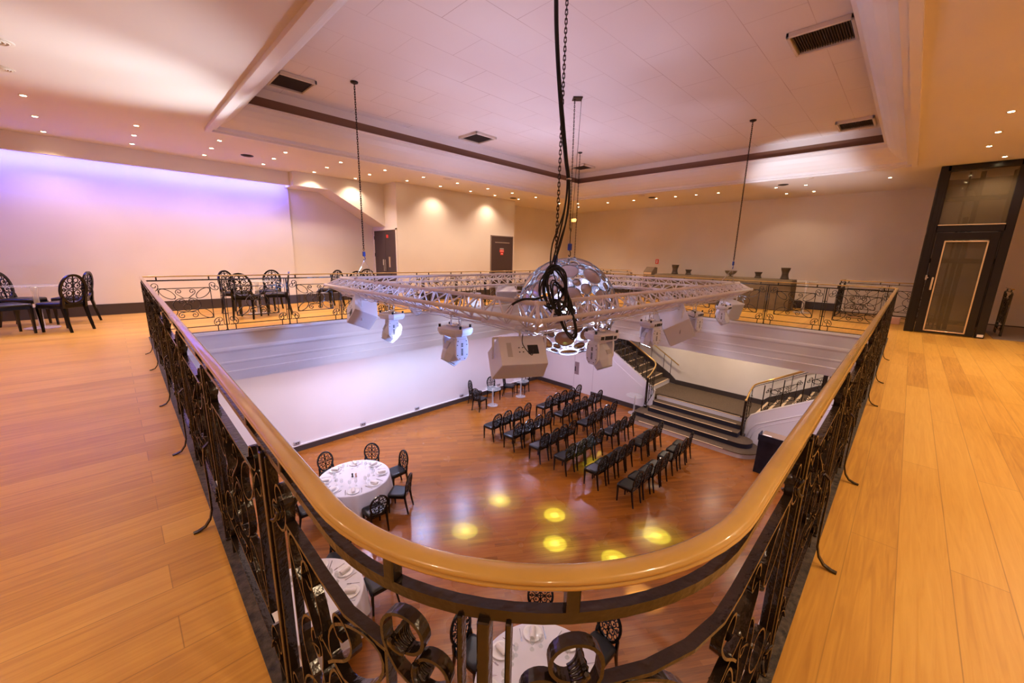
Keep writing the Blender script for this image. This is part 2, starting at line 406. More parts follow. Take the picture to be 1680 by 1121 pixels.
struct('wall_back', MB().box(XB-0.2, XB, YB, 12.6, -L, ZC), 'wall_paint')
# soffit of the stairs over the alcove: one solid prism
poly = [(3.45, ZC), (3.45, 3.0), (4.30, 3.0), (5.84, 2.17), (5.84, ZC)]
m_ = Matrix(((1, 0, 0, 0), (0, 0, 1, 0), (0, 1, 0, 0), (0, 0, 0, 1)))
struct('trim_5', MB().prism(poly, 11.15, YW+0.1, m_), 'wall_paint', 'sloping plaster soffit beside the double door')
struct('trim_6', MB().box(XB, 3.45, 11.42, 11.50, 3.02, ZC), 'wall_paint', 'bulkhead that hides the blue light strip')
sk = lambda x0, x1, y0, y1, z0=0.0, h=0.23: MB().box(x0, x1, y0, y1, z0, z0+h)
struct('baseboard_left', sk(XB, 3.52, YW-0.02, YW).box(3.52, 5.84, YW+0.06, YW+0.08, 0, 0.23), 'skirting_dark', 'dark skirting along the left wall')
struct('baseboard_far', sk(6.0, 9.36, 10.43, 10.45), 'skirting_dark', 'dark skirting of the door wall')
struct('baseboard_corner', sk(10.53, XW, 11.38, 11.4), 'skirting_dark')
struct('baseboard_right', sk(XW-0.02, XW, 1.35, 11.38).box(XW-0.01, XW, YB, 1.35, 0.0, 0.03), 'skirting_dark', 'dark skirting behind the bar')
mb = MB().box(XB, 3.44, 11.60, 11.63, 3.10, 3.13)
o = mb.obj('led_strip', 'led_blue'); tag(o, 'blue light strip hidden behind the long bulkhead', 'light strip')
light('AREA', 'led_wash', (-0.8, 11.62, 3.09), 62, (0.07, 0.10, 1.0), 8.4, target=(-0.8, 11.75, 2.2), sizey=0.05)

# doors
d1 = MB().bev(5.815, 5.845, 10.50, 11.14, 0.01, 2.05, 0.006).bev(5.815, 5.845, 11.15, 11.80, 0.01, 2.05, 0.006)
d = struct('door_1', d1, 'door_dark', 'dark brown double door in the side wall of the alcove')
struct('door_frame', MB().box(5.80, 5.84, 11.80, 11.86, 0, 2.10).box(5.80, 5.84, 10.46, 10.50, 0, 2.10).box(5.80, 5.84, 10.46, 11.86, 2.06, 2.10), 'wall_paint', None, d)
for y in (11.10, 11.19): MB().bev(5.775, 5.79, y-0.018, y+0.018, 0.88, 1.22, 0.006).box(5.79, 5.815, y-0.01, y+0.01, 0.90, 0.93).box(5.79, 5.815, y-0.01, y+0.01, 1.17, 1.2).obj('door_handle', 'chrome', d)
MB().box(5.805, 5.815, 10.86, 10.94, 1.0, 1.3).obj('push_plate', 'lift_trim', d)
MB().box(5.80, 5.815, 11.24, 11.30, 1.05, 1.22).obj('lock_plate', 'chrome', d)
MB().box(5.806, 5.814, 10.93, 11.04, 1.84, 1.93).obj('fire_sign', 'red_sign', d)
for z in (1.85, 1.35, 0.3):
    for y in (10.50, 11.78): MB().cyl((5.808, y+0.01, z-0.05), (5.808, y+0.01, z+0.05), 0.01, 8).obj('hinge', 'fixture_dark', d)
d = struct('door_2', MB().bev(9.40, 10.43, 10.425, 10.455, 0.01, 2.06, 0.006), 'door_dark', 'dark panelled single door with red sign')
struct('door_frame', MB().box(9.37, 9.40, 10.42, 10.46, 0, 2.09).box(10.43, 10.46, 10.42, 10.46, 0, 2.09).box(9.37, 10.46, 10.42, 10.46, 2.06, 2.09), 'door_line', None, d)
for z in (1.85, 0.80): MB().bev(9.56, 10.27, 10.412, 10.425, z-0.018, z+0.018, 0.005).obj('panel_moulding', 'door_line', d)
MB().box(9.80, 9.98, 10.418, 10.425, 1.62, 1.66).obj('sign_plate', 'socket_grey', d)
sg = MB().box(9.79, 9.99, 10.417, 10.425, 1.52, 1.61).box(9.83, 9.96, 10.417, 10.425, 1.43, 1.51).obj('fire_sign', 'red_sign', d)
MB().box(9.81, 9.97, 10.415, 10.417, 1.56, 1.575).box(9.85, 9.94, 10.415, 10.417, 1.465, 1.48).obj('sign_lettering', 'sign_white', sg)
MB().bev(10.27, 10.33, 10.405, 10.425, 0.52, 0.88, 0.006).obj('door_handle', 'chrome', d)

# ------------------------------------------------------------------ lower hall
LX, LY = 14.33, 12.40
struct('floor_lower', MB().add([(XB, YB, -L), (16.6, YB, -L), (16.6, 12.6, -L), (XB, 12.6, -L)], [(0, 1, 2, 3)]), 'hall_parquet', 'glossy reddish parquet of the lower hall')
struct('wall_lower_left', MB().box(XB, LX, LY, LY+0.2, -L, ZU), 'lower_wall_paint', 'long white wall of the lower hall')
slope = 0.593
yz = Matrix(((0, 0, 1, 0), (1, 0, 0, 0), (0, 1, 0, 0), (0, 0, 0, 1)))
pl = [(6.34, -L), (LY, -L), (LY, ZU), (10.75, ZU), (6.72, ZU-(10.75-6.72)*slope), (6.34, -3.62)]
struct('wall_lower_right', MB().prism(pl, LX, LX+0.12, yz), 'lower_wall_paint', 'white wall below the left flight of stairs')
pr = [(3.12, -L), (3.12, -4.42), (3.05, -3.80), (2.96, -3.60), (2.75, -3.44), (2.30, -3.17), (-1.45, ZU), (YB, ZU), (YB, -L)]
struct('wall_lower_right_near', MB().prism(pr, LX, LX+0.12, yz), 'lower_wall_paint', 'white curved wall below the right flight of stairs')
# raised moulding lines on the stringer walls
mb = MB(); mb.tube([(LX-0.004, 6.36, -3.86), (LX-0.004, 6.8, -3.62), (LX-0.004, 11.3, -0.95)], 0.014, 6)
struct('trim_7', mb, 'lower_wall_paint', 'raised moulding on the wall below the left flight')
mb = MB(); mb.tube([(LX-0.004, 3.02, -4.42), (LX-0.004, 2.93, -4.05), (LX-0.004, 2.78, -3.85), (LX-0.004, 2.5, -3.68), (LX-0.004, 1.56, -3.12), (LX-0.004, -2.0, -1.0)], 0.018, 6)
mb.tube([(LX-0.004, 2.90, -4.42), (LX-0.004, 2.84, -4.15), (LX-0.004, 2.7, -3.95), (LX-0.004, 2.42, -3.76), (LX-0.004, 1.50, -3.22), (LX-0.004, -2.1, -1.1)], 0.010, 6)
struct('trim_8', mb, 'lower_wall_paint', 'raised moulding on the wall below the right flight')
# light coping along the stringers
mb = MB().tube([(LX+0.03, 6.30, -3.64), (LX+0.03, 6.72, -3.34), (LX+0.03, 10.75, -0.95)], 0.035, 6); struct('trim_9', mb, 'wall_paint', 'coping of the left flight')
mb = MB().tube([(LX+0.03, 3.13, -4.40), (LX+0.03, 3.06, -3.80), (LX+0.03, 2.97, -3.59), (LX+0.03, 2.75, -3.43), (LX+0.03, 2.30, -3.16), (LX+0.03, -1.45, -0.94)], 0.035, 6); struct('trim_10', mb, 'wall_paint', 'coping of the right flight')
struct('wall_stair', MB().box(16.37, 16.6, YB, 12.6, -L, ZU), 'wall_paint', 'cream wall behind the landing')
struct('wall_stair_end', MB().box(LX, 16.37, 12.4, 12.6, -L, ZU), 'wall_paint')
struct('baseboard_lower_left', sk(XB, LX, LY-0.03, LY, -L, 0.18), 'skirting_dark', 'dark skirting under the long white wall')
struct('trim_11', MB().box(XB, LX, LY-0.04, LY, -L+0.18, -L+0.215), 'fascia_paint', 'white ledge above the lower skirting')
struct('baseboard_lower_right', sk(LX-0.03, LX, 10.2, LY-0.03, -L, 0.19).box(LX-0.03, LX, 6.34, 9.2, -L, -L+0.19), 'skirting_dark', 'dark skirting of the wall below the stairs')
mb = MB().box(16.34, 16.37, 3.1, 6.35, -3.79, -3.60)
mb.prism([(6.35, -3.79), (6.35, -3.60), (6.6, -3.40), (10.9, -0.95), (10.9, -1.2), (6.7, -3.75)], 16.34, 16.37, yz)
mb.prism([(3.1, -3.79), (3.1, -3.60), (2.95, -3.45), (-1.4, -0.95), (-1.4, -1.2), (2.7, -3.75)], 16.34, 16.37, yz)
struct('baseboard_stair', mb, 'skirting_dark', 'dark skirting rising behind the landing')
for k, x in enumerate((3.27, 5.35, 7.46, 9.57, 11.68)):
    o = MB().bev(x-0.09, x+0.09, LY-0.05, LY, -4.36, -4.26, 0.01).obj('wall_socket', 'socket_grey')
    MB().box(x-0.05, x-0.01, LY-0.052, LY-0.05, -4.33, -4.29).box(x+0.01, x+0.05, LY-0.052, LY-0.05, -4.33, -4.29).obj('socket_face', 'fixture_dark', o)
    tag(o, 'grey floor level wall socket, %s from the left along the white lower wall' % ('first', 'second', 'third', 'fourth', 'fifth')[k], 'socket', 'sockets on the lower wall')
# flush door with steel plate in the wall below the stairs
d = struct('door_3', MB().box(LX-0.006, LX, 9.15, 10.15, -L, -2.55), 'lower_wall_paint', 'flush white door below the stairs')
MB().box(LX-0.008, LX-0.006, 10.145, 10.155, -L, -2.55).box(LX-0.008, LX-0.006, 9.145, 9.155, -L, -2.55).box(LX-0.008, LX-0.006, 9.15, 10.15, -2.56, -2.55).obj('door_gap', 'socket_grey', d)
MB().box(LX-0.014, LX-0.006, 9.90, 10.13, -3.80, -3.22).obj('push_plate', 'plate_steel', d)
MB().bev(LX-0.04, LX-0.014, 10.07, 10.11, -3.66, -3.44, 0.006).obj('door_handle', 'fixture_dark', d)
MB().box(LX-0.012, LX-0.004, 8.5, 8.75, -2.66, -2.58).obj('fire_sign', 'red_sign', d)
# ------------------------------------------------------------------ wrought iron panels
def spiral(cx, cz, r0, r1, a0, turns, n=26):
    """from radius r0 at angle a0, winding by turns (sign = direction) into radius r1"""
    return [(cx + (r0 + (r1-r0)*(i/n)**0.8) * cos(a0 + 2*pi*turns*i/n), cz + (r0 + (r1-r0)*(i/n)**0.8) * sin(a0 + 2*pi*turns*i/n)) for i in range(n+1)]
def ell(cx, cz, a, b, rot, n=22):
    return [(cx + a*cos(t)*cos(rot) - b*sin(t)*sin(rot), cz + a*cos(t)*sin(rot) + b*sin(t)*cos(rot)) for t in [2*pi*i/n for i in range(n+1)]]
def mirror(c, W): return [(W-u, z) for u, z in c]
def flipz(c, zc): return [(u, 2*zc-z) for u, z in c]
def panel_curves(W):
    """list of (curve, thickness, depth) for one bay; u runs 0..W between post centres"""
    c = []; zt, zb, ul, zl = 0.765, 0.247, 0.17, 0.104
    uc = W/2; h = W-ul
    thin, dep = 0.0055, 0.019
    c.append(([(ul, zt), (h, zt)], 0.007, 0.021)); c.append(([(ul, zb), (h, zb)], 0.007, 0.020))
    c.append(([(ul, zt), (ul, zb)], thin, dep)); c.append(([(h, zt), (h, zb)], thin, dep))
    c.append(([(0.05, zl), (W-0.05, zl)], 0.007, dep))
    for f in (lambda q: q, lambda q: mirror(q, W)):
        # corner C scrolls: the back faces the panel, both ends curl towards the post and the bar
        A = [(0.130 + (0.046 - 0.030*(i/26)**1.1)*cos(radians(385*i/26)), 0.809 + (0.046 - 0.030*(i/26)**1.1)*sin(radians(385*i/26))) for i in range(27)]
        B = [(0.090 + (0.040 - 0.026*(i/24)**1.1)*cos(radians(-95 - 350*i/24)), 0.758 + (0.040 - 0.026*(i/24)**1.1)*sin(radians(-95 - 350*i/24))) for i in range(25)]
        C = A[::-1] + [(0.1745, 0.785), (0.164, 0.760), (0.148, 0.738), (0.125, 0.724), (0.105, 0.7205)] + B
        c.append((f(C), thin, 0.021)); c.append((f([(u, 0.957-z) for u, z in C]), thin, 0.021))
        c.append((f([(0.13, zl), (0.13, 0.0)]), 0.008, 0.014))
        # slanting ovals in the four corners of the frame
        c.append((f(ell(ul+0.105, zt-0.088, 0.115, 0.058, radians(-38))), thin, dep))
        c.append((f(ell(ul+0.105, zb+0.088, 0.115, 0.058, radians(38))), thin, dep))
        # upper horns
        s1 = spiral(uc-0.085, zt-0.056, 0.050, 0.012, radians(-115), -1.25, 32)
        c.append((f([(uc-0.035, zt-0.165), (uc-0.060, zt-0.140)] + s1), thin, 0.020))
        # big side arcs
        big = [(uc-0.035, zt-0.165)] + [(uc - 0.045 - 0.135*sin(t), 0.490 + 0.112*cos(t)) for t in [pi*i/14 for i in range(1, 14)]] + [(uc-0.035, 0.372)]
        c.append((f(big), thin, dep))
        # inner volutes
        s2 = spiral(uc-0.068, 0.545, 0.052, 0.010, radians(-20), 1.35, 34)
        c.append((f([(uc, 0.505), (uc-0.010, 0.520)] + s2), thin, 0.020))
        # lower volutes
        s3 = spiral(uc-0.082, zb+0.066, 0.055, 0.012, radians(100), 1.2, 32)
        c.append((f([(uc-0.035, 0.372), (uc-0.060, 0.366)] + s3), thin, 0.020))
    c.append(([(uc-0.035, zt-0.165), (uc+0.035, zt-0.165)], thin, dep))
    c.append((ell(uc, 0.448, 0.052, 0.060, 0), thin, dep))
    c.append(([(uc-0.035, 0.372), (uc+0.035, 0.372)], thin, dep))
    return c
def panel_beads(W):
    uc = W/2
    return [(uc-0.035, 0.600), (uc+0.035, 0.600), (uc-0.035, 0.372), (uc+0.035, 0.372), (0.17+0.19, 0.765-0.17), (W-0.36, 0.765-0.17), (0.36, 0.247+0.17), (W-0.36, 0.247+0.17), (uc, 0.505)]
TSC = [1.0, 1.0, 1]
def ribbon(mb, c, th, dep, M, leaf=True):
    """flat bar swept along a 2-D curve; M maps (u, z) to (point, normal)"""
    # subdivide straight runs so they can follow a curved plan
    scroll = dep == 0.021 and len(c) > 30; th *= TSC[0]; dep *= TSC[1]
    q = [c[0]]
    for a, b in zip(c[:-1], c[1:]):
        k = max(1, int(hypot(b[0]-a[0], b[1]-a[1]) / 0.09)) if SUBDIV else 1
        for i in range(1, k+1): q.append((a[0]+(b[0]-a[0])*i/k, a[1]+(b[1]-a[1])*i/k))
    n = len(q); rings = []; closed = hypot(q[0][0]-q[-1][0], q[0][1]-q[-1][1]) < 1e-6
    curl = n > 30 and not closed
    for i in range(n):
        a = q[i-1] if i > 0 else (q[-2] if closed else q[0]); b = q[i+1] if i < n-1 else (q[1] if closed else q[-1])
        du, dz = b[0]-a[0], b[1]-a[1]; l = hypot(du, dz) or 1e-6; nu, nz = -dz/l*th/2, du/l*th/2
        e = min(i, n-1-i) / (n*0.16) if curl else 1
        d = dep/2 * (1.0 + 0.85*max(0, 1-e)) if curl else dep/2
        p1, N1 = M(q[i][0]+nu, q[i][1]+nz); p2, N2 = M(q[i][0]-nu, q[i][1]-nz)
        rings.append([tuple(p1 + N1*d), tuple(p1 - N1*d), tuple(p2 - N2*d), tuple(p2 + N2*d)])
    mb.loft(rings, True, True, False)
    if scroll and TSC[2]:      # ribbed leaves on the curled ends
        m = max(5, int(n*0.17))
        for idx in (range(0, m), range(n-1, n-1-m, -1)):
            for k in (-2, -1, 0, 1, 2):
                pts = []
                for j, i in enumerate(idx):
                    a = Vector(rings[i][0]); b = Vector(rings[i][1]); w = 1.0 + 0.5*(1-j/m)
                    o = (a+b)/2; a2 = Vector(rings[i][3]); b2 = Vector(rings[i][2]); o2 = (a2+b2)/2
                    pts.append((o+o2)/2 + (a-b)*0.5*w*k/2.3)
                mb.tube(pts, [th*0.95*(0.55+0.45*min(1, j/2)) for j in range(len(pts))], 5)
SUBDIV = False
def panel_mesh(W, M):
    mb = MB()
    for c, th, dep in panel_curves(W): ribbon(mb, c, th, dep, M)
    for u, z in panel_beads(W):
        p, N = M(u, z); mb.tube([p-N*0.011, p-N*0.007, p+N*0.007, p+N*0.011], [0.004, 0.008, 0.008, 0.004], 8)
    return mb
def flatM(u, z): return Vector((u, 0, z)), Vector((0, 1, 0))
def post_mb():
    mb = MB().bev(-0.009, 0.009, -0.017, 0.017, 0.0, 0.888, 0.002)
    for s in (-1, 1):
        mb.bev(s*0.036-0.004, s*0.036+0.004, -0.013, 0.013, 0.10, 0.888, 0.002)
        mb.box(min(0, s*0.036), max(0, s*0.036), -0.006, 0.006, 0.10, 0.112)
    for z in (0.30, 0.62): mb.bev(-0.036, 0.036, -0.006, 0.006, z-0.006, z+0.006, 0.002)
    mb.bev(-0.02, 0.02, -0.018, 0.018, 0.0, 0.02, 0.004)
    return mb
def stub_mb(): return MB().bev(-0.010, 0.010, -0.0115, 0.0115, 0.905, 0.952, 0.002)
HR = [(-0.028, 0.930), (-0.0335, 0.940), (-0.033, 0.947), (-0.0285, 0.951), (-0.0285, 0.953), (-0.033, 0.957), (-0.031, 0.966), (-0.022, 0.974), (-0.008, 0.978), (0.008, 0.978), (0.022, 0.974),
      (0.031, 0.966), (0.033, 0.957), (0.0285, 0.953), (0.0285, 0.951), (0.033, 0.947), (0.0335, 0.940), (0.028, 0.930), (0.018, 0.926), (-0.018, 0.926)]
HR = [(x*0.56 + 0.003, 0.950 + (z-0.926)*0.44) for x, z in HR]
BAR = [(-0.0085, 0.892), (-0.0090, 0.906), (0.0090, 0.906), (0.0085, 0.892)]
BAR2 = [(-0.007, 0.884), (-0.007, 0.891), (0.007, 0.891), (0.007, 0.884)]
BASE = [(-0.026, 0.0), (-0.026, 0.008), (0.034, 0.008), (0.034, 0.0)]

bal = thing('balustrade', 'black wrought iron balustrade with golden handrail round the central opening', 'balustrade')
sweep(RAILPATH, HR, smooth=True).obj('handrail', 'handrail_gold', bal)
sweep(RAILPATH, BAR).obj('top_bar', 'black_iron', bal)
sweep(RAILPATH, BAR2).obj('lower_bar', 'black_iron', bal)
sweep(RAILPATH, BASE).obj('base_plate', 'base_curb', bal)
mesh_cache = {}
def place(key, maker, name, mat, parent, loc, rz):
    if key not in mesh_cache:
        o = maker().obj(name, mat, parent); mesh_cache[key] = o.data
    else:
        o = bpy.data.objects.new(name, mesh_cache[key]); COL.objects.link(o); o.parent = parent
    o.location = loc; o.rotation_euler = (0, 0, rz); return o
def straight_run(a, b, n, parent, first_post=True, last_post=True, z=0.0, W=None):
    a = Vector(a); b = Vector(b); d = (b-a); ln = d.length; d.normalize(); rz = atan2(d.y, d.x); w = ln/n
    for i in range(n + 1):
        p = a + d*w*i
        if (i > 0 or first_post) and (i < n or last_post): place('post', post_mb, 'post', 'black_iron', parent, (p.x, p.y, z), rz)
        if i < n:
            place(('panel', round(w, 3)), lambda: panel_mesh(w, flatM), 'scroll_panel', 'black_iron', parent, (p.x, p.y, z), rz)
            for u in (0.17, w-0.17):
                q = p + d*u; place('stub', stub_mb, 'spacer_block', 'black_iron', parent, (q.x, q.y, z), rz)
lx = lambda y: P_LF[0] + (ARC[0][0]-P_LF[0]) * (P_LF[1]-y) / (P_LF[1]-ARC[0][1])
TSC[:] = [0.95, 1.2, 0]
straight_run(P_LF, (lx(1.12), 1.12), 7, bal)
straight_run((1.41, 0.14), P_RN, 9, bal, True, True)
TSC[:] = [1.7, 1.3, 0]
straight_run(P_RN, P_RF, 8, bal, False, True)
straight_run(P_RF, P_LF, 10, bal, False, False)
TSC[:] = [1.1, 1.0, 1]
# curved bays at the rounded near corner
LSTR = 1.12 - ARC[0][1]; LARC = AR*pi/2
def on_path(s):
    if s < LSTR: y = 1.12 - s; return Vector((lx(y), y, 0)), Vector((1, 0, 0))
    if s < LSTR + LARC:
        a = pi + (s-LSTR)/AR; return Vector((AC[0]+AR*cos(a), AC[1]+AR*sin(a), 0)), Vector((-cos(a), -sin(a), 0))
    return Vector((AC[0] + s-LSTR-LARC, 0.14, 0)), Vector((0, 1, 0))
S_MID = LSTR + AR*radians(36); S_END = LSTR + LARC + (1.41-AC[0])
def curveM(s0):
    def M(u, z):
        p, N = on_path(s0+u); return Vector((p.x, p.y, z)), N
    return M
SUBDIV = True
panel_mesh(S_MID, curveM(0)).obj('scroll_panel', 'black_iron', bal)
panel_mesh(S_END-S_MID, curveM(S_MID)).obj('scroll_panel', 'black_iron', bal)
SUBDIV = False; TSC[:] = [1.7, 1.3, 0]
p, N = on_path(S_MID); place('post', post_mb, 'post', 'black_iron', bal, tuple(p), atan2(N.y, N.x)-pi/2)
for s in (0.17, S_MID-0.155, S_MID+0.125, S_END-0.17):
    p, N = on_path(s); place('stub', stub_mb, 'spacer_block', 'black_iron', bal, tuple(p), atan2(N.y, N.x)-pi/2)
# curved floor braces on the gallery side
def brace_mb():
    mb = MB(); pts = [(0, -0.012, 0.46), (0, -0.034, 0.44), (0, -0.040, 0.38), (0, -0.038, 0.20), (0, -0.040, 0.10), (0, -0.052, 0.05), (0, -0.075, 0.018), (0, -0.105, 0.006), (0, -0.125, 0.004)]
    rings = []
    for i, q in enumerate(pts):
        a = Vector(pts[max(0, i-1)]); b = Vector(pts[min(len(pts)-1, i+1)]); t = (b-a).normalized(); nn = Vector((0, -t.z, t.y))*0.004; w = Vector((0.010, 0, 0)); q = Vector(q)
        rings.append([tuple(q+nn+w), tuple(q+nn-w), tuple(q-nn-w), tuple(q-nn+w)])
    return mb.loft(rings, True, True, False)
for y in (7.10, 6.10, 4.60, 2.33, 3.4): place('brace', brace_mb, 'floor_brace', 'black_iron', bal, (lx(y), y, 0), -pi/2)
for x in (2.17, 3.22, 5.25, 6.36, 8.0): place('brace', brace_mb, 'floor_brace', 'black_iron', bal, (x, 0.14, 0), 0)

# ------------------------------------------------------------------ guard rails of the stairwell by the lift and in the far corner
def guard(name, pts_n, label):
    g = thing(name, label, 'railing')
    path = [pts_n[0][0]] + [q[1] for q in pts_n]
    sweep(path, [(x*0.8, z) for x, z in HR], closed=False, smooth=True).obj('handrail', 'handrail_gold', g)
    sweep(path, BAR, closed=False).obj('top_bar', 'black_iron', g)
    sweep(path, [(x*0.5, z) for x, z in BASE], closed=False).obj('base_bar', 'black_iron', g)
    for k, (a, b, n) in enumerate(pts_n): straight_run(a, b, n, g, k == 0, True)
    return g
guard('stair_guard_rail', [((14.7, 1.28), (13.55, 1.28), 1), ((13.55, 1.28), (13.55, -0.62), 2)], 'black scrollwork guard rail behind the right hand corner of the balustrade')
guard('stair_guard_rail', [((13.9, 9.6), (13.9, 7.5), 2)], 'distant black guard rail left of the grey console')
guard('stair_guard_rail', [((12.7, -1.50), (13.55, -1.50), 1)], 'short black iron railing at the right side of the lift')
# ------------------------------------------------------------------ lift
lf = thing('lift', 'glossy black lift shaft with glass door and window above', 'lift', (0, 0, 0))
X0 = 11.95; ya, yb = -1.22, -0.08
fr_ = MB()
fr_.bev(X0, X0+0.12, yb-0.15, yb, 0, ZC-0.004, 0.008).bev(X0, X0+0.12, ya, ya+0.13, 0, ZC-0.004, 0.008)
fr_.bev(X0, X0+0.12, ya+0.1, yb-0.1, 3.22, ZC-0.004, 0.008).bev(X0, X0+0.12, ya+0.1, yb-0.1, 2.06, 2.18, 0.008)
for y in (ya, yb-0.08): fr_.bev(X0+1.2, X0+1.3, y, y+0.08, 0, ZC-0.004, 0.008)
for y in (ya, yb-0.06):
    for z in (0.0, 2.06, 3.23): fr_.bev(X0+0.1, X0+1.25, y, y+0.06, z, z+0.09, 0.006)
fr_.box(X0+0.1, X0+1.25, ya+0.01, ya+0.05, 0.05, 2.08)
fr_.bev(X0-0.012, X0, yb-0.13, yb-0.10, 0, 2.9, 0.004).bev(X0-0.012, X0, yb-0.03, yb-0.005, 0, 2.9, 0.004)
fr_.obj('shaft_frame', 'lift_black', lf)
dr = MB().bev(X0-0.02, X0+0.03, yb-0.29, yb-0.16, 0.02, 2.05, 0.006).bev(X0-0.02, X0+0.03, ya+0.15, ya+0.27, 0.02, 2.05, 0.006)
dr.bev(X0-0.02, X0+0.03, ya+0.26, yb-0.28, 0.02, 0.06, 0.004).bev(X0-0.02, X0+0.03, ya+0.26, yb-0.28, 1.90, 2.05, 0.006)
dob = dr.obj('door', 'lift_black', lf)
tr = MB(); y0_, y1_ = ya+0.265, yb-0.285
for a in ((X0-0.028, X0-0.012, y0_, y0_+0.022, 0.055, 1.885), (X0-0.028, X0-0.012, y1_-0.022, y1_, 0.055, 1.885), (X0-0.028, X0-0.012, y0_, y1_, 0.055, 0.077), (X0-0.028, X0-0.012, y0_, y1_, 1.863, 1.885)): tr.bev(*a, 0.003)
tr.obj('door_trim', 'lift_trim', dob)
MB().box(X0, X0+0.008, y0_, y1_, 0.06, 1.88).obj('door_glass', 'lift_glass', dob)
MB().bev(X0-0.06, X0-0.035, yb-0.265, yb-0.235, 0.90, 1.16, 0.008).box(X0-0.04, X0-0.015, yb-0.26, yb-0.24, 0.93, 0.96).box(X0-0.04, X0-0.015, yb-0.26, yb-0.24, 1.10, 1.13).obj('door_handle', 'lift_trim', dob)
MB().bev(X0-0.02, X0-0.010, yb-0.20, yb-0.14, 1.10, 1.20, 0.004).cyl((X0-0.028, yb-0.17, 1.15), (X0-0.012, yb-0.17, 1.15), 0.016, 12).obj('call_button', 'chrome', lf)
MB().box(X0+0.03, X0+0.04, ya+0.12, yb-0.14, 2.19, 3.22).obj('upper_glass', 'lift_glass', lf)
MB().bev(X0-0.008, X0, ya+0.12, yb-0.14, 2.185, 2.20, 0.003).obj('window_sill_trim', 'lift_trim', lf)
MB().box(X0+0.15, X0+1.2, ya+0.055, ya+0.062, 2.16, 3.22).box(X0+0.15, X0+1.2, yb-0.05, yb-0.042, 0.1, 3.22).box(X0+1.24, X0+1.25, ya+0.08, yb-0.08, 0.1, 3.22).obj('side_glass', 'lift_glass', lf)
mech = MB().bev(X0+0.9, X0+1.0, -0.75, -0.68, 0.02, 3.3, 0.005).bev(X0+0.9, X0+1.0, -0.55, -0.52, 0.02, 3.3, 0.005).bev(X0+0.8, X0+0.95, -1.1, -0.2, 1.45, 1.55, 0.01)
mech.tube([(X0+0.6, -0.5, 2.9), (X0+0.8, -0.62, 2.95), (X0+1.0, -0.75, 2.8)], 0.02, 8).cyl((X0+0.85, -0.62, 0.02), (X0+0.85, -0.62, 2.4), 0.035, 10).bev(X0+0.7, X0+0.9, -1.1, -0.2, 2.72, 2.80, 0.01)
mech.obj('lift_guides', 'lift_black', lf)
MB().box(X0-0.012, X0-0.002, ya+0.015, ya+0.10, 0.03, 0.08).obj('rating_plate', 'sign_white', lf)

# ------------------------------------------------------------------ bar table with cloth, vases and bowl
bt = thing('bar_table', 'long folding bar table hidden under an olive brown cloth', 'table', (14.0, 4.4, 0))
MB().box(-0.34, 0.34, -2.0, 2.0, 0.86, 0.89).obj('tabletop', 'console_grey', bt)
for sx in (-0.3, 0.3):
    for sy in (-1.8, 0.0, 1.8): MB().cyl((sx, sy, 0), (sx, sy, 0.86), 0.02, 8).obj('leg', 'chrome', bt)
def cloth_box(x0, x1, y0, y1, z0, z1, amp, seed):
    rng = random.Random(seed); per = []; n = 40
    def edge(a, b, k): 
        for i in range(k): t = i/k; per.append((a[0]+(b[0]-a[0])*t, a[1]+(b[1]-a[1])*t))
    edge((x0, y0), (x1, y0), 10); edge((x1, y0), (x1, y1), 60); edge((x1, y1), (x0, y1), 10); edge((x0, y1), (x0, y0), 60)
    cx, cy = (x0+x1)/2, (y0+y1)/2; ph = [rng.uniform(-1, 1) for _ in per]; rings = []
    for k in range(6):
        t = k/5; z = z1 - (z1-z0)*t
        rings.append([(x + (1 if x > cx else -1)*amp*t*(0.35+0.65*abs(p)), y + (1 if y > cy else -1)*amp*t*0.4*abs(p), z) for (x, y), p in zip(per, ph)])
    mb = MB().loft([[(cx+(x-cx)*0.98, cy+(y-cy)*0.998, z1+0.004) for x, y in per]] + rings, True, False, True)
    mb.add([(cx+(x-cx)*0.98, cy+(y-cy)*0.998, z1+0.004) for x, y in per], [tuple(range(len(per)))]); return mb
o = cloth_box(13.64, 14.36, 2.36, 6.44, 0.01, 0.895, 0.03, 3).obj('bar_cloth', 'bar_cloth'); tag(o, 'olive brown cloth covering the long bar table to the floor', 'tablecloth')
def vase(y, h, r, label):
    t = thing('vase', label, 'vase', (14.0, y, 0.905), 0, 'dark waisted vases on the bar')
    prof = [(r*0.96, 0), (r, 0.01)] + [(r*(1 - 0.28*sin(pi*min(1, i/10*1.0))), 0.01+(h-0.01)*i/12) for i in range(1, 12)] + [(r*1.12, h), (r*1.06, h), (r*0.7, h*0.5), (r*0.85, 0.02)]
    MB().lathe(prof, n=28).obj('body', 'vase_dark', t)
    mb = MB()
    for k in range(1, int(h/0.025)):
        z = k*0.025; q = r*(1 - 0.28*sin(pi*min(1, z/h*1.1))) + 0.002
        mb.tube([(q*cos(a), q*sin(a), z) for a in [2*pi*i/24 for i in range(24)]], 0.002, 5, True)
    mb.obj('ribbing', 'console_grey', t)
vase(5.89, 0.32, 0.115, 'tall waisted dark vase at the left end of the bar')
vase(5.42, 0.17, 0.10, 'short dark vase beside the tall one at the left of the bar')
vase(3.31, 0.18, 0.10, 'short ribbed vase between the bowl and the right hand tall vase')
vase(2.62, 0.33, 0.115, 'tall waisted ribbed vase at the right end of the bar')
t = thing('punch_bowl', 'footed bronze bowl in the middle of the bar', 'bowl', (14.0, 4.09, 0.905))
MB().lathe([(0.085, 0), (0.08, 0.012), (0.03, 0.03), (0.03, 0.06)], n=24).obj('foot', 'bowl_silver', t)
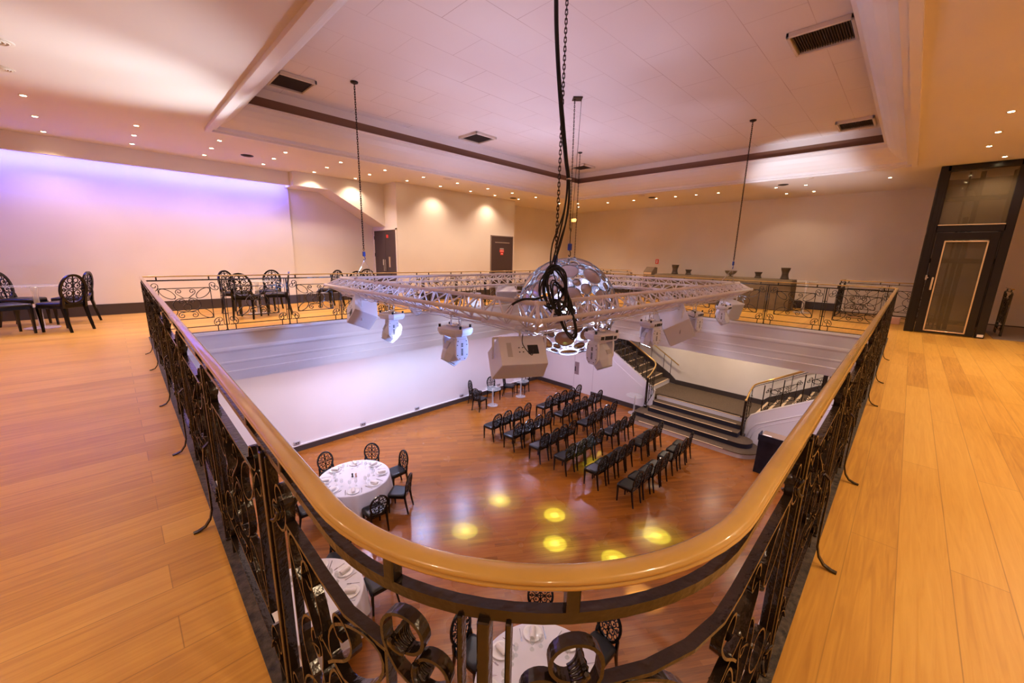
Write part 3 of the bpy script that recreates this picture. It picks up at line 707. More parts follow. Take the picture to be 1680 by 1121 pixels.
MB().lathe([(0.03, 0.055), (0.10, 0.075), (0.15, 0.12), (0.175, 0.185), (0.185, 0.19), (0.165, 0.185), (0.14, 0.13), (0.08, 0.085), (0.02, 0.075)], n=28).obj('bowl', 'bowl_silver', t)
t = thing('console', 'grey desk console with slanted panel at the left end of the bar', 'console', (14.0, 6.80, 0))
MB().prism([(-0.2, 0), (0.22, 0), (0.22, 1.10), (0.02, 1.12), (-0.2, 0.96)], -0.16, 0.16, Matrix(((1, 0, 0, 0), (0, 0, 1, 0), (0, 1, 0, 0), (0, 0, 0, 1)))).obj('body', 'console_grey', t)
MB().box(-0.215, -0.2, -0.14, 0.14, 0.86, 0.93).obj('front_panel', 'lift_trim', t)
sg = MB().bev(14.98, 15.0, 6.98, 7.10, 1.22, 1.40, 0.004).obj('extinguisher_sign', 'red_sign'); tag(sg, 'small red fire sign on the wall above the grey console', 'sign')
MB().box(14.977, 14.98, 7.02, 7.06, 1.25, 1.37).obj('pictogram', 'sign_white', sg)
t = thing('exit_sign', 'small lit orange exit sign high on the far right wall', 'sign', (14.98, 11.05, 3.02))
MB().bev(-0.06, 0.0, -0.16, 0.16, -0.09, 0.09, 0.008).obj('housing', 'vent_frame', t); MB().box(-0.065, -0.06, -0.12, 0.14, -0.06, 0.07).obj('lit_face', 'exit_lit', t)
t = thing('wall_box', 'small reddish box on the floor between guard rail and lift', 'box', (13.2, 0.10, 0))
MB().bev(-0.1, 0.1, -0.10, 0.10, 0, 0.16, 0.01).obj('box', 'salt_pink', t)
o = MB().bev(13.1, 13.2, 0.24, 0.31, 0, 0.09, 0.012).obj('box', 'red_sign'); tag(o, 'tiny red object on the floor beside the lift', 'box')

# ------------------------------------------------------------------ ceiling fittings
def downlight(x, y, label, group, z=ZC, power=9, r=0.035):
    t = thing('downlight', label, 'ceiling light', (x, y, z), 0, group)
    for key, f, nm, mt in (('dlr', lambda: MB().lathe([(0.030, -0.001), (0.046, -0.006), (0.048, -0.002), (0.046, 0.0)], n=16), 'trim_ring', 'downlight_ring'), ('dll', lambda: MB().lathe([(0.0005, -0.004), (0.029, -0.004), (0.029, -0.001)], n=14), 'lamp', 'downlight_on')):
        place(key, f, nm, mt, t, (0, 0, 0), 0)
    if power: light('SPOT', 'downlight_lamp', (x, y, z-0.03), power, WARM, 0.04, target=(x, y, 0), spot=125, blend=0.8)
ordn = ['first', 'second', 'third', 'fourth', 'fifth', 'sixth', 'seventh', 'eighth', 'ninth', 'tenth', 'eleventh', 'twelfth', 'thirteenth']
GL = 'downlights of the gallery ceiling'
xs = [-0.52, 0.59, 1.69, 2.77, 3.87, 4.91, 5.97, 7.05, 8.17, 9.19, 10.30]
DP = 34
for j, (y, rn) in enumerate(((9.25, 'beside the ceiling recess'), (10.05, 'in the middle'), (10.88, 'nearest the wall'))):
    for i, x in enumerate(xs):
        if j == 2 and i > 5: continue
        yy = y + (0.0 if i else (-0.58, -0.18, 0.14)[j])
        if j == 0 and i == 0: yy = 8.66
        downlight(x, yy, 'small lit downlight, %s from the left in the left row %s' % (ordn[i], rn), GL, power=DP if j != 1 or i % 2 else 0)
for i, y in enumerate([0.32, 1.47, 2.59, 3.72, 4.86, 5.96, 7.15, 8.27]):
    downlight(11.62, y, 'small lit downlight, %s from the right in the right row beside the recess' % ordn[i], GL, power=24)
for i, y in enumerate([0.70, 2.27, 2.92, 4.36, 4.99, 5.62, 6.25, 7.04, 8.05]):
    downlight(12.80, y, 'small lit downlight, %s from the right in the row over the bar' % ordn[i], GL, power=24 if i in (1, 3, 5, 7) else 0)
for i, y in enumerate([2.28, 2.92]): downlight(14.05, y, 'small lit downlight close to the bar wall, %s' % ('the right one', 'the left one')[i], GL, power=10)
for i, (x, y) in enumerate([(12.0, 9.6), (12.4, 9.05), (13.2, 9.6)]): downlight(x, y, 'small lit downlight in the far corner of the gallery, %s from the left' % ordn[i], GL, power=DP)
for i, x in enumerate([8.35, 9.46, 10.45, 11.58]): downlight(x, -0.56 if i < 3 else -0.84, 'small lit downlight above the right hand gallery floor, %s from the viewer' % ordn[i], GL, power=DP)
# lamps behind the viewer that light the near gallery
for x, y in ((-1.8, 0.5), (-1.8, 3.2), (-1.8, 5.8), (-0.55, 7.6), (-3.2, 2.0), (-3.2, 7.5), (-1.5, -2.2), (1.2, -1.6), (3.4, -1.6), (5.8, -1.6), (7.4, -1.6), (9.0, -2.6), (4.4, -3.0)):
    light('SPOT', 'gallery_lamp', (x, y, ZC-0.03), 58 if x < 0.5 else 85, WARM if x < 0.5 else (1.0, 0.72, 0.44), 0.08, target=(x, y, 0), spot=140, blend=0.9)
def round_vent(x, y, label, r=0.11, lit=False):
    t = thing('ceiling_vent', label, 'vent', (x, y, ZC))
    MB().lathe([(r*0.75, -0.002), (r, -0.012), (r*1.04, -0.004), (r*1.04, 0)], n=24).obj('rim', 'vent_dark' if not lit else 'vent_frame', t)
    mb = MB()
    for q in (0.0005, 0.25, 0.5, 0.72): mb.tube([(r*max(q, .05)*cos(a), r*max(q, .05)*sin(a), -0.010) for a in [2*pi*i/20 for i in range(20)]], 0.008, 5, True)
    mb.obj('louvre', 'vent_dark' if not lit else 'vent_frame', t)
round_vent(2.31, 10.18, 'round black ceiling vent above the left wall'); round_vent(12.4, 2.68, 'round black ceiling vent above the bar')
round_vent(9.98, 9.99, 'round black ceiling vent near the single door'); round_vent(12.53, 6.26, 'round black ceiling vent left of the middle of the bar')
round_vent(11.98, 6.35, 'pale round ceiling vent beside the black one', 0.11, True); round_vent(6.48, 8.9, 'pale round ceiling vent over the door wall', 0.12, True)
round_vent(-0.50, 6.61, 'pale round ceiling speaker at the left edge', 0.12, True); round_vent(-0.56, 7.55, 'pale round ceiling disc above the far left downlights', 0.09, True); round_vent(11.77, 2.05, 'pale round ceiling vent beside the chain on the right', 0.1, True)
def grille(x, y, sx, sy, label):
    t = thing('ceiling_grille', label, 'vent', (x, y, ZT))
    f = MB()
    for a in ((-sx/2, sx/2, -sy/2, -sy/2+0.035), (-sx/2, sx/2, sy/2-0.035, sy/2), (-sx/2, -sx/2+0.035, -sy/2, sy/2), (sx/2-0.035, sx/2, -sy/2, sy/2)): f.bev(*a, -0.055, 0, 0.006)
    f.obj('frame', 'vent_frame', t)
    MB().box(-sx/2+0.03, sx/2-0.03, -sy/2+0.03, sy/2-0.03, -0.006, -0.001).obj('backing', 'vent_dark', t)
    s_ = MB(); n = 22
    for i in range(n):
        yy = -sy/2+0.04+(sy-0.08)*(i+0.5)/n; s_.box(-sx/2+0.03, sx/2-0.03, yy-0.003, yy+0.003, -0.03, -0.006)
    s_.obj('slats', 'vent_dark', t)
grille(6.22, 1.18, 0.60, 0.62, 'large square ceiling grille at the upper right'); grille(10.3, 1.20, 0.60, 0.56, 'square ceiling grille near the right corner of the recess')
grille(6.20, 7.38, 0.60, 0.62, 'square ceiling grille above the left side of the truss'); grille(10.1, 7.30, 0.55, 0.55, 'square ceiling grille at the far corner of the recess')
grille(2.38, 7.35, 0.55, 0.62, 'square ceiling grille near the left corner of the recess')
# ------------------------------------------------------------------ square truss
TX0, TX1, TY0, TY1, TZ = 3.04, 9.75, 2.66, 7.60, 0.925
SD = 0.27; OUT = 0.22
tr = thing('lighting_truss', 'white square lighting truss hanging over the opening', 'truss')
def ringpts(e, z): return [(TX0-e, TY0-e, z), (TX1+e, TY0-e, z), (TX1+e, TY1+e, z), (TX0-e, TY1+e, z)]
Tt, To, Tb = ringpts(0, TZ), ringpts(OUT, TZ-SD/2), ringpts(0, TZ-SD)
names = ['near right side', 'far right side', 'far left side', 'near left side']
for k in range(4):
    side = MB(); a, b = k, (k+1) % 4
    for R_ in (Tt, To, Tb): side.cyl(R_[a], R_[b], 0.026, 12)
    P = [Vector(q) for q in (Tt[a], Tt[b], To[a], To[b], Tb[a], Tb[b])]
    n = round((P[1]-P[0]).length / 0.30)
    for i in range(n):
        for (A0, A1), (B0, B1), off in (((P[0], P[1]), (P[2], P[3]), 0), ((P[2], P[3]), (P[4], P[5]), 0), ((P[0], P[1]), (P[4], P[5]), 0)):
            t0 = (i+0.12)/n; t1 = (i+0.55)/n; t2 = (i+0.98)/n
            side.cyl(A0.lerp(A1, t0), B0.lerp(B1, t1), 0.0105, 6); side.cyl(B0.lerp(B1, t1), A0.lerp(A1, t2), 0.0105, 6)
    side.obj('truss_side', 'truss_white', tr)
for k in range(4):
    c = MB(); c.cyl(Tt[k], Tb[k], 0.016, 10).cyl(Tt[k], To[k], 0.016, 10).cyl(Tb[k], To[k], 0.016, 10)
    for R_ in (Tt, To, Tb): q = Vector(R_[k]); c.lathe([(0.0, -0.032), (0.025, -0.026), (0.033, 0), (0.025, 0.026), (0.0, 0.032)], tuple(q), 12)
    c.obj('corner_block', 'truss_white', tr)
# clips and thin cable runs along the lower chords
for k in range(4):
    mb = MB(); a, b = Vector(Tb[k]), Vector(Tb[(k+1) % 4]); nn = 60; rng = random.Random(k)
    for off in (0.0, 0.02): 
        pts = []
        for i in range(nn+1):
            p = a.lerp(b, i/nn); pts.append((p.x + rng.uniform(-.012, .012), p.y + rng.uniform(-.012, .012), p.z - 0.03 - off - rng.uniform(0, 0.018)))
        mb.tube(pts, 0.006, 5)
    mb.obj('cable_run', 'fixture_white', tr)
    mb = MB()
    for i in range(9):
        p = a.lerp(b, (i+0.5)/9); mb.lathe([(0.032, -0.02), (0.036, 0), (0.032, 0.02)], (p.x, p.y, p.z-0.012), 10)
    mb.obj('cable_clips', 'fixture_white', tr)

# ------------------------------------------------------------------ chains
def chain_mesh(mb, a, b, link=0.045, r=0.0042, w=0.016):
    a = Vector(a); b = Vector(b); d = (b-a); n = int(d.length/(link*0.72)); d.normalize()
    u = d.orthogonal().normalized(); v = d.cross(u)
    for i in range(n):
        c = a + d*(link*0.72*(i+0.5)); e = u if i % 2 else v; pts = []
        for k in range(10):
            t = 2*pi*k/10; s = link/2 - w/2
            pts.append(tuple(c + e*(cos(t)*w/2) + d*(sin(t)*w/2 + (s if sin(t) >= 0 else -s))))
        mb.tube(pts, r, 5, True)
    return mb
def hoist(x, y, ztop, zhook, label, feet, link=0.05, r=0.0045, w=0.02, mat='chain_dark'):
    t = thing('hoist_chain', label, 'chain', (x, y, 0))
    chain_mesh(MB(), (0, 0, ztop), (0, 0, zhook+0.14), link, r, w).obj('chain', mat, t)
    MB().lathe([(0.06, ztop), (0.055, ztop-0.02), (0.02, ztop-0.035)][::-1] and [(0.02, ztop-0.035), (0.055, ztop-0.02), (0.06, ztop-0.001)], n=16).obj('ceiling_rose', 'chain_dark', t)
    hk = MB().bev(-0.022, 0.022, -0.015, 0.015, zhook+0.06, zhook+0.14, 0.006)
    hk.tube([(0, 0, zhook+0.06), (0.012, 0, zhook+0.045), (0.02, 0, zhook+0.02), (0.008, 0, zhook-0.004), (-0.012, 0, zhook), (-0.018, 0, zhook+0.015)], 0.006, 8)
    hk.obj('hook', 'hook_blue', t)
    sl = MB()
    for fx, fy, fz in feet: sl.tube([(0, 0, zhook), (fx-x, fy-y, fz+0.02)], 0.005, 6); sl.lathe([(0.03, -0.015), (0.034, 0), (0.03, 0.015)], (fx-x, fy-y, fz), 10)
    sl.obj('sling', 'chain_steel', t)
hoist(3.28, 2.64, ZT, 1.28, 'nearest hoist chain, beside the black cable bundle', [(TX0, 2.95, TZ+.03), (3.55, TY0, TZ+.03)], 0.052, 0.0045, 0.022)
hoist(3.06, 6.62, ZT, 1.28, 'hoist chain holding the left corner of the truss', [(TX0, 6.95, TZ+.03), (3.04, 6.2, TZ+.03)])
hoist(8.92, 2.36+.22, ZT, 1.25, 'hoist chain holding the right corner of the truss', [(8.55, TY0, TZ+.03), (9.35, TY0, TZ+.03)])
hoist(8.77, 6.42, ZT, 1.28, 'thin far hoist chain behind the mirror disc sphere', [(8.9, TY1, TZ+.03), (9.7, 6.5, TZ+.03)])
BX, BY, BZ, BR = 5.88, 4.42, 0.50, 0.88
t = thing('sphere_hoist', 'double hoist chain that carries the mirror disc sphere', 'chain', (BX, BY, 0))
chain_mesh(MB(), (-0.03, 0.03, ZT), (-0.01, 0.01, 1.85), 0.04, 0.004, 0.016).obj('chain', 'chain_dark', t)
MB().cyl((0.05, -0.05, ZT), (0.01, -0.01, 1.85), 0.004, 6).cyl((0.0, 0.0, 1.9), (0, 0, 1.6), 0.008, 6).obj('wire', 'chain_dark', t)
MB().prism([(-0.11, 0), (0, -0.11), (0.11, 0), (0, 0.11)], ZT-0.02, ZT).obj('ceiling_plate', 'chain_dark', t)
MB().bev(-0.035, 0.035, -0.03, 0.03, 1.52, 1.64, 0.012).obj('hook_block', 'hook_blue', t)
MB().tube([(0, 0, 1.52), (0.03, 0, 1.48), (0.03, 0, 1.43), (0, 0, 1.41), (-0.025, 0, 1.44)], 0.009, 8).obj('hook', 'fixture_dark', t)

# ------------------------------------------------------------------ cable bundle with hanging coils
cb = thing('cable_bundle', 'black cable bundle dropping from the ceiling and coiled in front of the sphere', 'cable', (0, 0, 0))
base = [(3.20, 2.72, 4.0), (3.21, 2.71, 3.7), (3.22, 2.70, 3.46), (3.24, 2.67, 3.1), (3.28, 2.63, 2.68), (3.31, 2.59, 2.35), (3.33, 2.56, 2.12), (3.32, 2.57, 1.83), (3.28, 2.62, 1.53), (3.25, 2.66, 1.29), (3.24, 2.67, 1.22)]
def smooth_path(P, n=6):
    P = [Vector(p) for p in P]; out = []
    for i in range(len(P)-1):
        p0, p1, p2, p3 = P[max(i-1, 0)], P[i], P[i+1], P[min(i+2, len(P)-1)]
        for k in range(n):
            t = k/n; out.append(0.5*((2*p1) + (-p0+p2)*t + (2*p0-5*p1+4*p2-p3)*t*t + (-p0+3*p1-3*p2+p3)*t**3))
    out.append(P[-1]); return out
rng = random.Random(5)
side = Vector((0.63, -0.77, 0)); dep_ = Vector((0.77, 0.63, 0))
for k in range(6):
    a = 2*pi*k/6; off = side*(0.013*cos(a)) + dep_*(0.013*sin(a))
    spread = [1, 1, 1, 1, 1.2, 1, 1, 1.8 + 0.6*(k % 3), 3.2*(k % 2)+1, 1.6, 1]
    MB().tube(smooth_path([Vector(p) + off*s for p, s in zip(base, spread)]), 0.0075, 7).obj('cable', 'cable_black', cb)
def plane_pt(c, u, z): return c + side*u + Vector((0, 0, z))
C0 = Vector((3.24, 2.60, 0))
def coil(cu, cz, au, az, turns, tilt, r=0.0085, ph=0.0, mat='cable_black'):
    pts = []; n = int(26*turns)
    for i in range(n+1):
        t = 2*pi*turns*i/n + ph; k = 1 + 0.10*sin(1.7*t+ph)
        u = au*k*cos(t); z = az*k*sin(t); pts.append(plane_pt(C0, cu + u*cos(tilt) - z*sin(tilt), cz + u*sin(tilt) + z*cos(tilt)) + dep_*(-0.03 + 0.04*sin(0.9*t+ph)))
    return MB().tube(pts, r, 7).obj('cable_coil', mat, cb)
coil(0.00, 1.07, 0.115, 0.235, 3.2, 0.10); coil(0.035, 1.04, 0.10, 0.25, 2.6, 0.32, ph=1.3); coil(-0.02, 1.10, 0.13, 0.20, 2.1, -0.15, ph=2.2)
coil(0.10, 0.86, 0.075, 0.30, 2.2, 0.40, ph=0.6); coil(0.135, 0.83, 0.07, 0.27, 1.7, 0.30, ph=2.6)
MB().tube(smooth_path([plane_pt(C0, -0.03, 1.26), plane_pt(C0, 0.02, 1.10), plane_pt(C0, 0.06, 0.90), plane_pt(C0, 0.15, 0.64)]), 0.006, 6).obj('loose_cable', 'cable_black', cb)
MB().tube(smooth_path([(3.20, 2.70, 0.99), (3.10, 2.74, 0.965), (3.02, 2.83, 0.96), (2.98, 2.95, 0.90), (2.95, 3.02, 0.80)]), 0.013, 7).obj('loose_cable', 'cable_black', cb)
MB().tube(smooth_path([(3.24, 2.62, 0.96), (3.35, 2.58, 0.93), (3.48, 2.54, 0.80), (3.52, 2.50, 0.72)]), 0.013, 7).obj('loose_cable', 'cable_black', cb)
mb = MB()
for z in (1.30, 2.16): mb.lathe([(0.024, -0.006), (0.026, 0), (0.024, 0.006)], (3.25 if z < 2 else 3.335, 2.66 if z < 2 else 2.56, z), 12)
mb.obj('cable_tie', 'sign_white', cb)

# ------------------------------------------------------------------ sphere of mirror discs
sp = thing('mirror_disc_sphere', 'big hanging sphere made of round mirrors in wire rings', 'chandelier', (BX, BY, BZ))
rng = random.Random(11); discs = []
for rad, tries in ((0.165, 60), (0.130, 260), (0.095, 700), (0.066, 1500), (0.046, 3000)):
    for _ in range(tries):
        z = rng.uniform(-1, 1); a = rng.uniform(0, 2*pi); q = Vector((sqrt(1-z*z)*cos(a), sqrt(1-z*z)*sin(a), z))
        if all(q.angle(p)*BR > rad + r2 + 0.005 for p, r2 in discs): discs.append((q, rad))
unit = MB().lathe([(0.0005, -0.03), (0.93, -0.03), (0.96, 0.0), (0.93, 0.03), (0.0005, 0.03)], n=24)
dm = None; allr = MB(); wires = MB(); led = MB(); small = MB()
order = sorted(discs, key=lambda t: -t[1]*(1.6 if t[0].dot(Vector((-0.8, -0.6, 0.1))) > -0.1 else 0.6))
for i, (q, r) in enumerate(order):
    M = Matrix.Translation(q*BR) @ q.to_track_quat('Z', 'Y').to_matrix().to_4x4()
    lit = q.z < -0.45 and i % 3 == 0
    ring = [tuple(M @ Vector((r*cos(a), r*sin(a), 0))) for a in [2*pi*k/22 for k in range(22)]]
    if lit: MB().tube(ring, 0.011, 6, True).obj('lit_ring', 'mirror_led', sp)
    allr.tube(ring, 0.008, 6, True)
    if i < 96:
        if dm is None: o = unit.obj('mirror_disc', 'mirror_face', sp); dm = o.data
        else: o = bpy.data.objects.new('mirror_disc', dm); COL.objects.link(o); o.parent = sp
        o.matrix_local = M @ Matrix.Diagonal((r, r, 0.12, 1))
        if i in (12, 40, 61): o['label'] = 'amber tinted disc'
    else:
        small.lathe([(0.0005, -0.004), (r*0.93, -0.004), (r*0.93, 0.004), (0.0005, 0.004)], n=18, M=M)
o = small.obj('small_mirror_discs', 'mirror_face', sp); o['kind'] = 'stuff'
for i, (q, r) in enumerate(discs):      # tie wires between neighbouring rings
    near = sorted((p.angle(q)*BR - r - r2, k) for k, (p, r2) in enumerate(discs) if k != i)[:4]
    for g, k in near:
        if k > i:
            p, r2 = discs[k]; d = (p-q); A = q + (d - q*d.dot(q)).normalized()*(r/BR); Bq = p - (d - p*d.dot(p)).normalized()*(r2/BR)
            allr.cyl(tuple(A.normalized()*BR), tuple(Bq.normalized()*BR), 0.005, 5)
allr.obj('ring_frame', 'mirror_rim', sp); 
core = MB().cyl((0, 0, -0.35), (0, 0, 0.90), 0.02, 10)
for k in range(5):
    a = 2*pi*k/5; core.tube([(0, 0, 0.88), (0.25*cos(a), 0.25*sin(a), 0.84), (0.55*cos(a), 0.55*sin(a), 0.66)], 0.007, 6)
core.obj('inner_stem', 'chrome', sp)
MB().lathe([(0.0, -0.12), (0.10, -0.09), (0.14, 0.0), (0.10, 0.09), (0.0, 0.12)], n=20).obj('inner_lamp', 'lens_soft', sp)
light('POINT', 'sphere_lamp', (BX, BY, BZ-0.16), 34, (0.70, 0.74, 1.0), 0.14)

# ------------------------------------------------------------------ moving head lights
def yoke_text(mb, x, y0, y1, z0, z1, n):
    for k in range(n):
        a = z0 + (z1-z0)*k/n; b = a + (z1-z0)/n*0.62; mb.box(x-0.0015, x+0.0015, y0, y1, a, b)
def moving_head(x, y, ztop, rz, label, chord, lit=None, tilt=0.5, sc=1.0, head_rz=0.0):
    """hangs from a chord at z=chord; clamps, base, two armed yoke, head"""
    t = thing('moving_head_light', label, 'stage light', (x, y, ztop), rz, 'moving head lights on the truss'); t.scale = (sc, sc, sc)
    b = MB(); prof = [(-0.20, -0.105), (-0.13, -0.155), (0.13, -0.155), (0.20, -0.105), (0.20, 0.105), (0.13, 0.155), (-0.13, 0.155), (-0.20, 0.105)]
    b.loft([[(u*0.90, v*0.9, -0.115) for u, v in prof], [(u, v, -0.075) for u, v in prof], [(u, v, -0.035) for u, v in prof], [(u*0.93, v*0.93, -0.02) for u, v in prof]], True, True, False)
    bo = b.obj('base', 'fixture_white', t)
    MB().box(-0.06, 0.06, -0.158, -0.153, -0.095, -0.045).box(-0.125, -0.075, -0.157, -0.150, -0.092, -0.05).box(0.075, 0.12, -0.157, -0.150, -0.092, -0.05).obj('display_panel', 'fixture_dark', bo)
    for sx, sy in ((-1, -1), (1, -1), (-1, 1), (1, 1)): MB().cyl((sx*0.165, sy*0.10, -0.022), (sx*0.165, sy*0.10, 0.015), 0.016, 10).obj('rubber_foot', 'fixture_dark', bo)
    cl = MB().bev(-0.13, 0.13, -0.02, 0.02, -0.02, 0.0, 0.005).lathe([(0.05, -0.02), (0.055, 0.01), (0.03, 0.03)], n=14)
    h = (chord-ztop)/sc
    for s in (-0.07, 0.07):
        cl.tube([(s, 0, 0.0), (s*0.9, 0, h*0.55), (s*0.8, 0, h-0.02)], 0.011, 8); cl.lathe([(0.030, -0.018), (0.036, 0), (0.030, 0.018)], (s*0.8, 0, h), 10)
    cl.tube([(-0.12, 0.05, -0.01), (-0.13, 0.03, h*0.6), (-0.05, 0, h)], 0.004, 5)
    cl.obj('clamp', 'chrome', t)
    yk = thing('yoke_set', None, None, (0, 0, 0)); bpy.data.objects.remove(yk)
    arm = [(-0.075, -0.14), (0.075, -0.14), (0.085, -0.20), (0.085, -0.36), (0.045, -0.42), (-0.045, -0.42), (-0.085, -0.36), (-0.085, -0.20)]
    yzM = Matrix(((0, 0, 1, 0), (1, 0, 0, 0), (0, 1, 0, 0), (0, 0, 0, 1)))
    rzM = Matrix.Rotation(head_rz, 4, 'Z')
    yo = MB().bev(-0.19, 0.19, -0.08, 0.08, -0.155, -0.118, 0.01, rzM)
    for s in (-1, 1): yo.prism(arm, s*0.155, s*0.20, rzM @ yzM)
    yoo = yo.obj('yoke', 'fixture_white', t); mod_bevel(yoo, 0.008, 2)
    tx = MB()
    for s in (-1, 1): yoke_text(tx, s*0.2015, -0.012, 0.012, -0.24, -0.19, 3); yoke_text(tx, s*0.2015, -0.012, 0.012, -0.35, -0.26, 5)
    for v in tx.v: pass
    tx.v = [tuple(rzM @ Vector(v)) for v in tx.v]; tx.obj('arm_lettering', 'fixture_dark', yoo)
    sc_ = MB()
    for s in (-1, 1):
        for (v, w_) in arm: sc_.cyl((s*0.199, v*0.75, -0.28+(w_+0.28)*0.8), (s*0.204, v*0.75, -0.28+(w_+0.28)*0.8), 0.006, 8)
    sc_.v = [tuple(rzM @ Vector(v)) for v in sc_.v]; sc_.obj('screws', 'fixture_dark', yoo)
    HM = rzM @ Matrix.Translation((0, 0, -0.32)) @ Matrix.Rotation(tilt, 4, 'X')
    oc = lambda r, z, rx=1.0: [tuple(HM @ Vector((r*rx*cos(a), r*sin(a), z))) for a in [pi/8 + 2*pi*k/8 for k in range(8)]]
    hd = MB().loft([oc(0.075, 0.16), oc(0.125, 0.12), oc(0.142, 0.04), oc(0.142, -0.08), oc(0.115, -0.16), oc(0.105, -0.175)], True, True, False)
    hdo = hd.obj('head', 'fixture_white', t); mod_bevel(hdo, 0.006, 2)
    MB().lathe([(0.085, -0.176), (0.102, -0.178), (0.104, -0.190), (0.090, -0.192)], n=24, M=HM).obj('lens_rim', 'fixture_grey', hdo)
    MB().lathe([(0.0005, -0.172), (0.086, -0.172), (0.07, -0.184), (0.0005, -0.190)], n=24, M=HM).obj('lens', 'lens_lit' if lit else 'fixture_grey', hdo)
    MB().box(-0.05, 0.05, -0.144, -0.140, -0.03, 0.03, HM).box(-0.05, 0.05, 0.140, 0.144, -0.05, 0.05, HM).obj('vent_panel', 'fixture_grey', hdo)
    if lit:
        W_ = Matrix.Translation((x, y, ztop)) @ Matrix.Rotation(rz, 4, 'Z') @ Matrix.Scale(sc, 4)
        p = W_ @ HM @ Vector((0, 0, -0.20)); q = W_ @ HM @ Vector((0, 0, -1.2))
        light('SPOT', 'beam', p, lit[0], lit[1], 0.05, target=q, spot=lit[2], blend=0.6)
    return t
CB = TZ - SD
moving_head(3.04, 5.72, 0.50, pi/2+0.15, 'moving head light on the left side of the truss, nearest the left corner', CB, tilt=0.5, sc=0.95, head_rz=-0.5)
moving_head(3.04, 4.06, 0.51, pi/2+0.25, 'moving head light in the middle of the left side of the truss', CB, tilt=0.6, sc=1.02, head_rz=-0.45)
moving_head(4.30, 2.66, 0.50, -0.35, 'moving head light on the right side of the truss beside the big speaker', CB, tilt=-0.45, sc=0.98, head_rz=0.35)
moving_head(5.66, 2.66, 0.50, -0.1, 'moving head light on the right side of the truss, left of the tilted speaker', CB, tilt=0.4, sc=0.82, head_rz=1.2, lit=(14, (0.7, 0.9, 1.0), 60))
moving_head(7.35, 2.66, 0.50, -0.1, 'moving head light on the right side of the truss, right of the tilted speaker', CB, tilt=0.5, sc=0.82, head_rz=1.2, lit=(14, (0.7, 0.85, 1.0), 60))
moving_head(8.95, 2.66, 0.50, 0.0, 'moving head light near the right corner of the truss', CB, tilt=-0.5, sc=0.82, head_rz=0.2)
moving_head(4.62, TY1, 0.50, 0.3, 'lit moving head light on the far left side of the truss', CB, tilt=-0.5, sc=0.82, head_rz=1.2, lit=(6, (0.60, 0.75, 1.0), 80))
moving_head(6.30, TY1, 0.50, 0.3, 'bright moving head light that shines at the viewer from the far left side', CB, tilt=-1.5, sc=0.82, head_rz=-1.0, lit=(90, (0.75, 0.80, 1.0), 110))
moving_head(7.75, TY1, 0.50, 0.3, 'lit moving head light partly hidden by the left edge of the sphere', CB, tilt=-1.4, sc=0.82, head_rz=-1.1, lit=(40, (0.75, 0.80, 1.0), 90))
moving_head(9.75, 5.2, 0.50, pi/2, 'moving head light on the far right side of the truss beside the sphere', CB, tilt=0.9, sc=0.82, head_rz=0.3, lit=(4, (0.75, 0.80, 1.0), 90))
moving_head(9.75, 4.2, 0.50, pi/2, 'moving head light on the far right side of the truss, nearest the right corner', CB, tilt=0.9, sc=0.82, head_rz=0.3, lit=(4, (0.75, 0.80, 1.0), 90))

def speaker(x, y, z, rz, pitch, label, chord, w=0.52, h=0.36, d=0.34, roll=0.0):
    """front (grille) looks along local +Y; wedge sides; back panel with connector"""
    t = thing('loudspeaker', label, 'speaker', (x, y, z), rz, 'white loudspeakers on the truss')
    M = Matrix.Rotation(pitch, 4, 'X') @ Matrix.Rotation(roll, 4, 'Y')
    c = MB(); A = [(-w/2, d/2), (w/2, d/2), (w/2*0.82, -d/2), (-w/2*0.82, -d/2)]
    c.prism(A, -h/2, h/2, M); co = c.obj('cabinet', 'fixture_white', t); mod_bevel(co, 0.008, 2)
    g = MB().bev(-w/2+0.02, w/2-0.02, d/2, d/2+0.012, -h/2+0.02, h/2-0.02, 0.006, M); g.obj('grille', 'fixture_grey', t)
    cn = MB().bev(0.05, 0.17, -d/2-0.004, -d/2+0.01, -0.05, 0.06, 0.006, M).obj('connector_plate', 'fixture_dark', co)
    MB().box(-0.17, -0.12, -d/2-0.003, -d/2+0.01, -0.07, 0.09, M).obj('rating_label', 'fixture_grey', co)
    hs = MB()
    for u in (-0.04, 0.0):
        for v in (-0.02, 0.03): q = M @ Vector((u, -d/2-0.001, v)); hs.lathe([(0.0005, -0.004), (0.008, -0.004), (0.008, 0.004), (0.0005, 0.004)], tuple(q), 8)
    hs.obj('bolt_holes', 'fixture_dark', co)
    zt = chord - z
    br = MB(); 
    for s in (-1, 1):
        q = M @ Vector((s*(w/2*0.93+0.012), 0, 0)); br.tube([tuple(q), (q.x, q.y, h/2+0.06)], 0.013, 6)
    br.tube([(-w/2*0.93-0.012, 0, h/2+0.06), (w/2*0.93+0.012, 0, h/2+0.06)], 0.013, 6)
    br.cyl((0, 0, h/2+0.06), (0, 0, zt-0.02), 0.012, 8).lathe([(0.030, -0.018), (0.036, 0), (0.030, 0.018)], (0, 0, zt), 10)
    br.obj('bracket', 'fixture_white', t)
    q = M @ Vector((0.11, -d/2, 0)); MB().tube(smooth_path([tuple(q), (q.x-0.05, q.y-0.10, q.z-0.03), (q.x-0.14, q.y-0.08, q.z+0.08), (q.x-0.10, q.y+0.06, zt-0.05)]), 0.005, 6).obj('lead', 'cable_black', t)
    return t
speaker(2.98, 2.84, 0.33, radians(-30), radians(-40), 'big white loudspeaker hung under the near corner of the truss', CB, w=0.60, h=0.33, d=0.36)
speaker(3.04, 6.78, 0.38, radians(-100), radians(-20), 'heart shaped looking white loudspeaker under the left corner of the truss', CB, w=0.46, h=0.36, d=0.40, roll=radians(38))
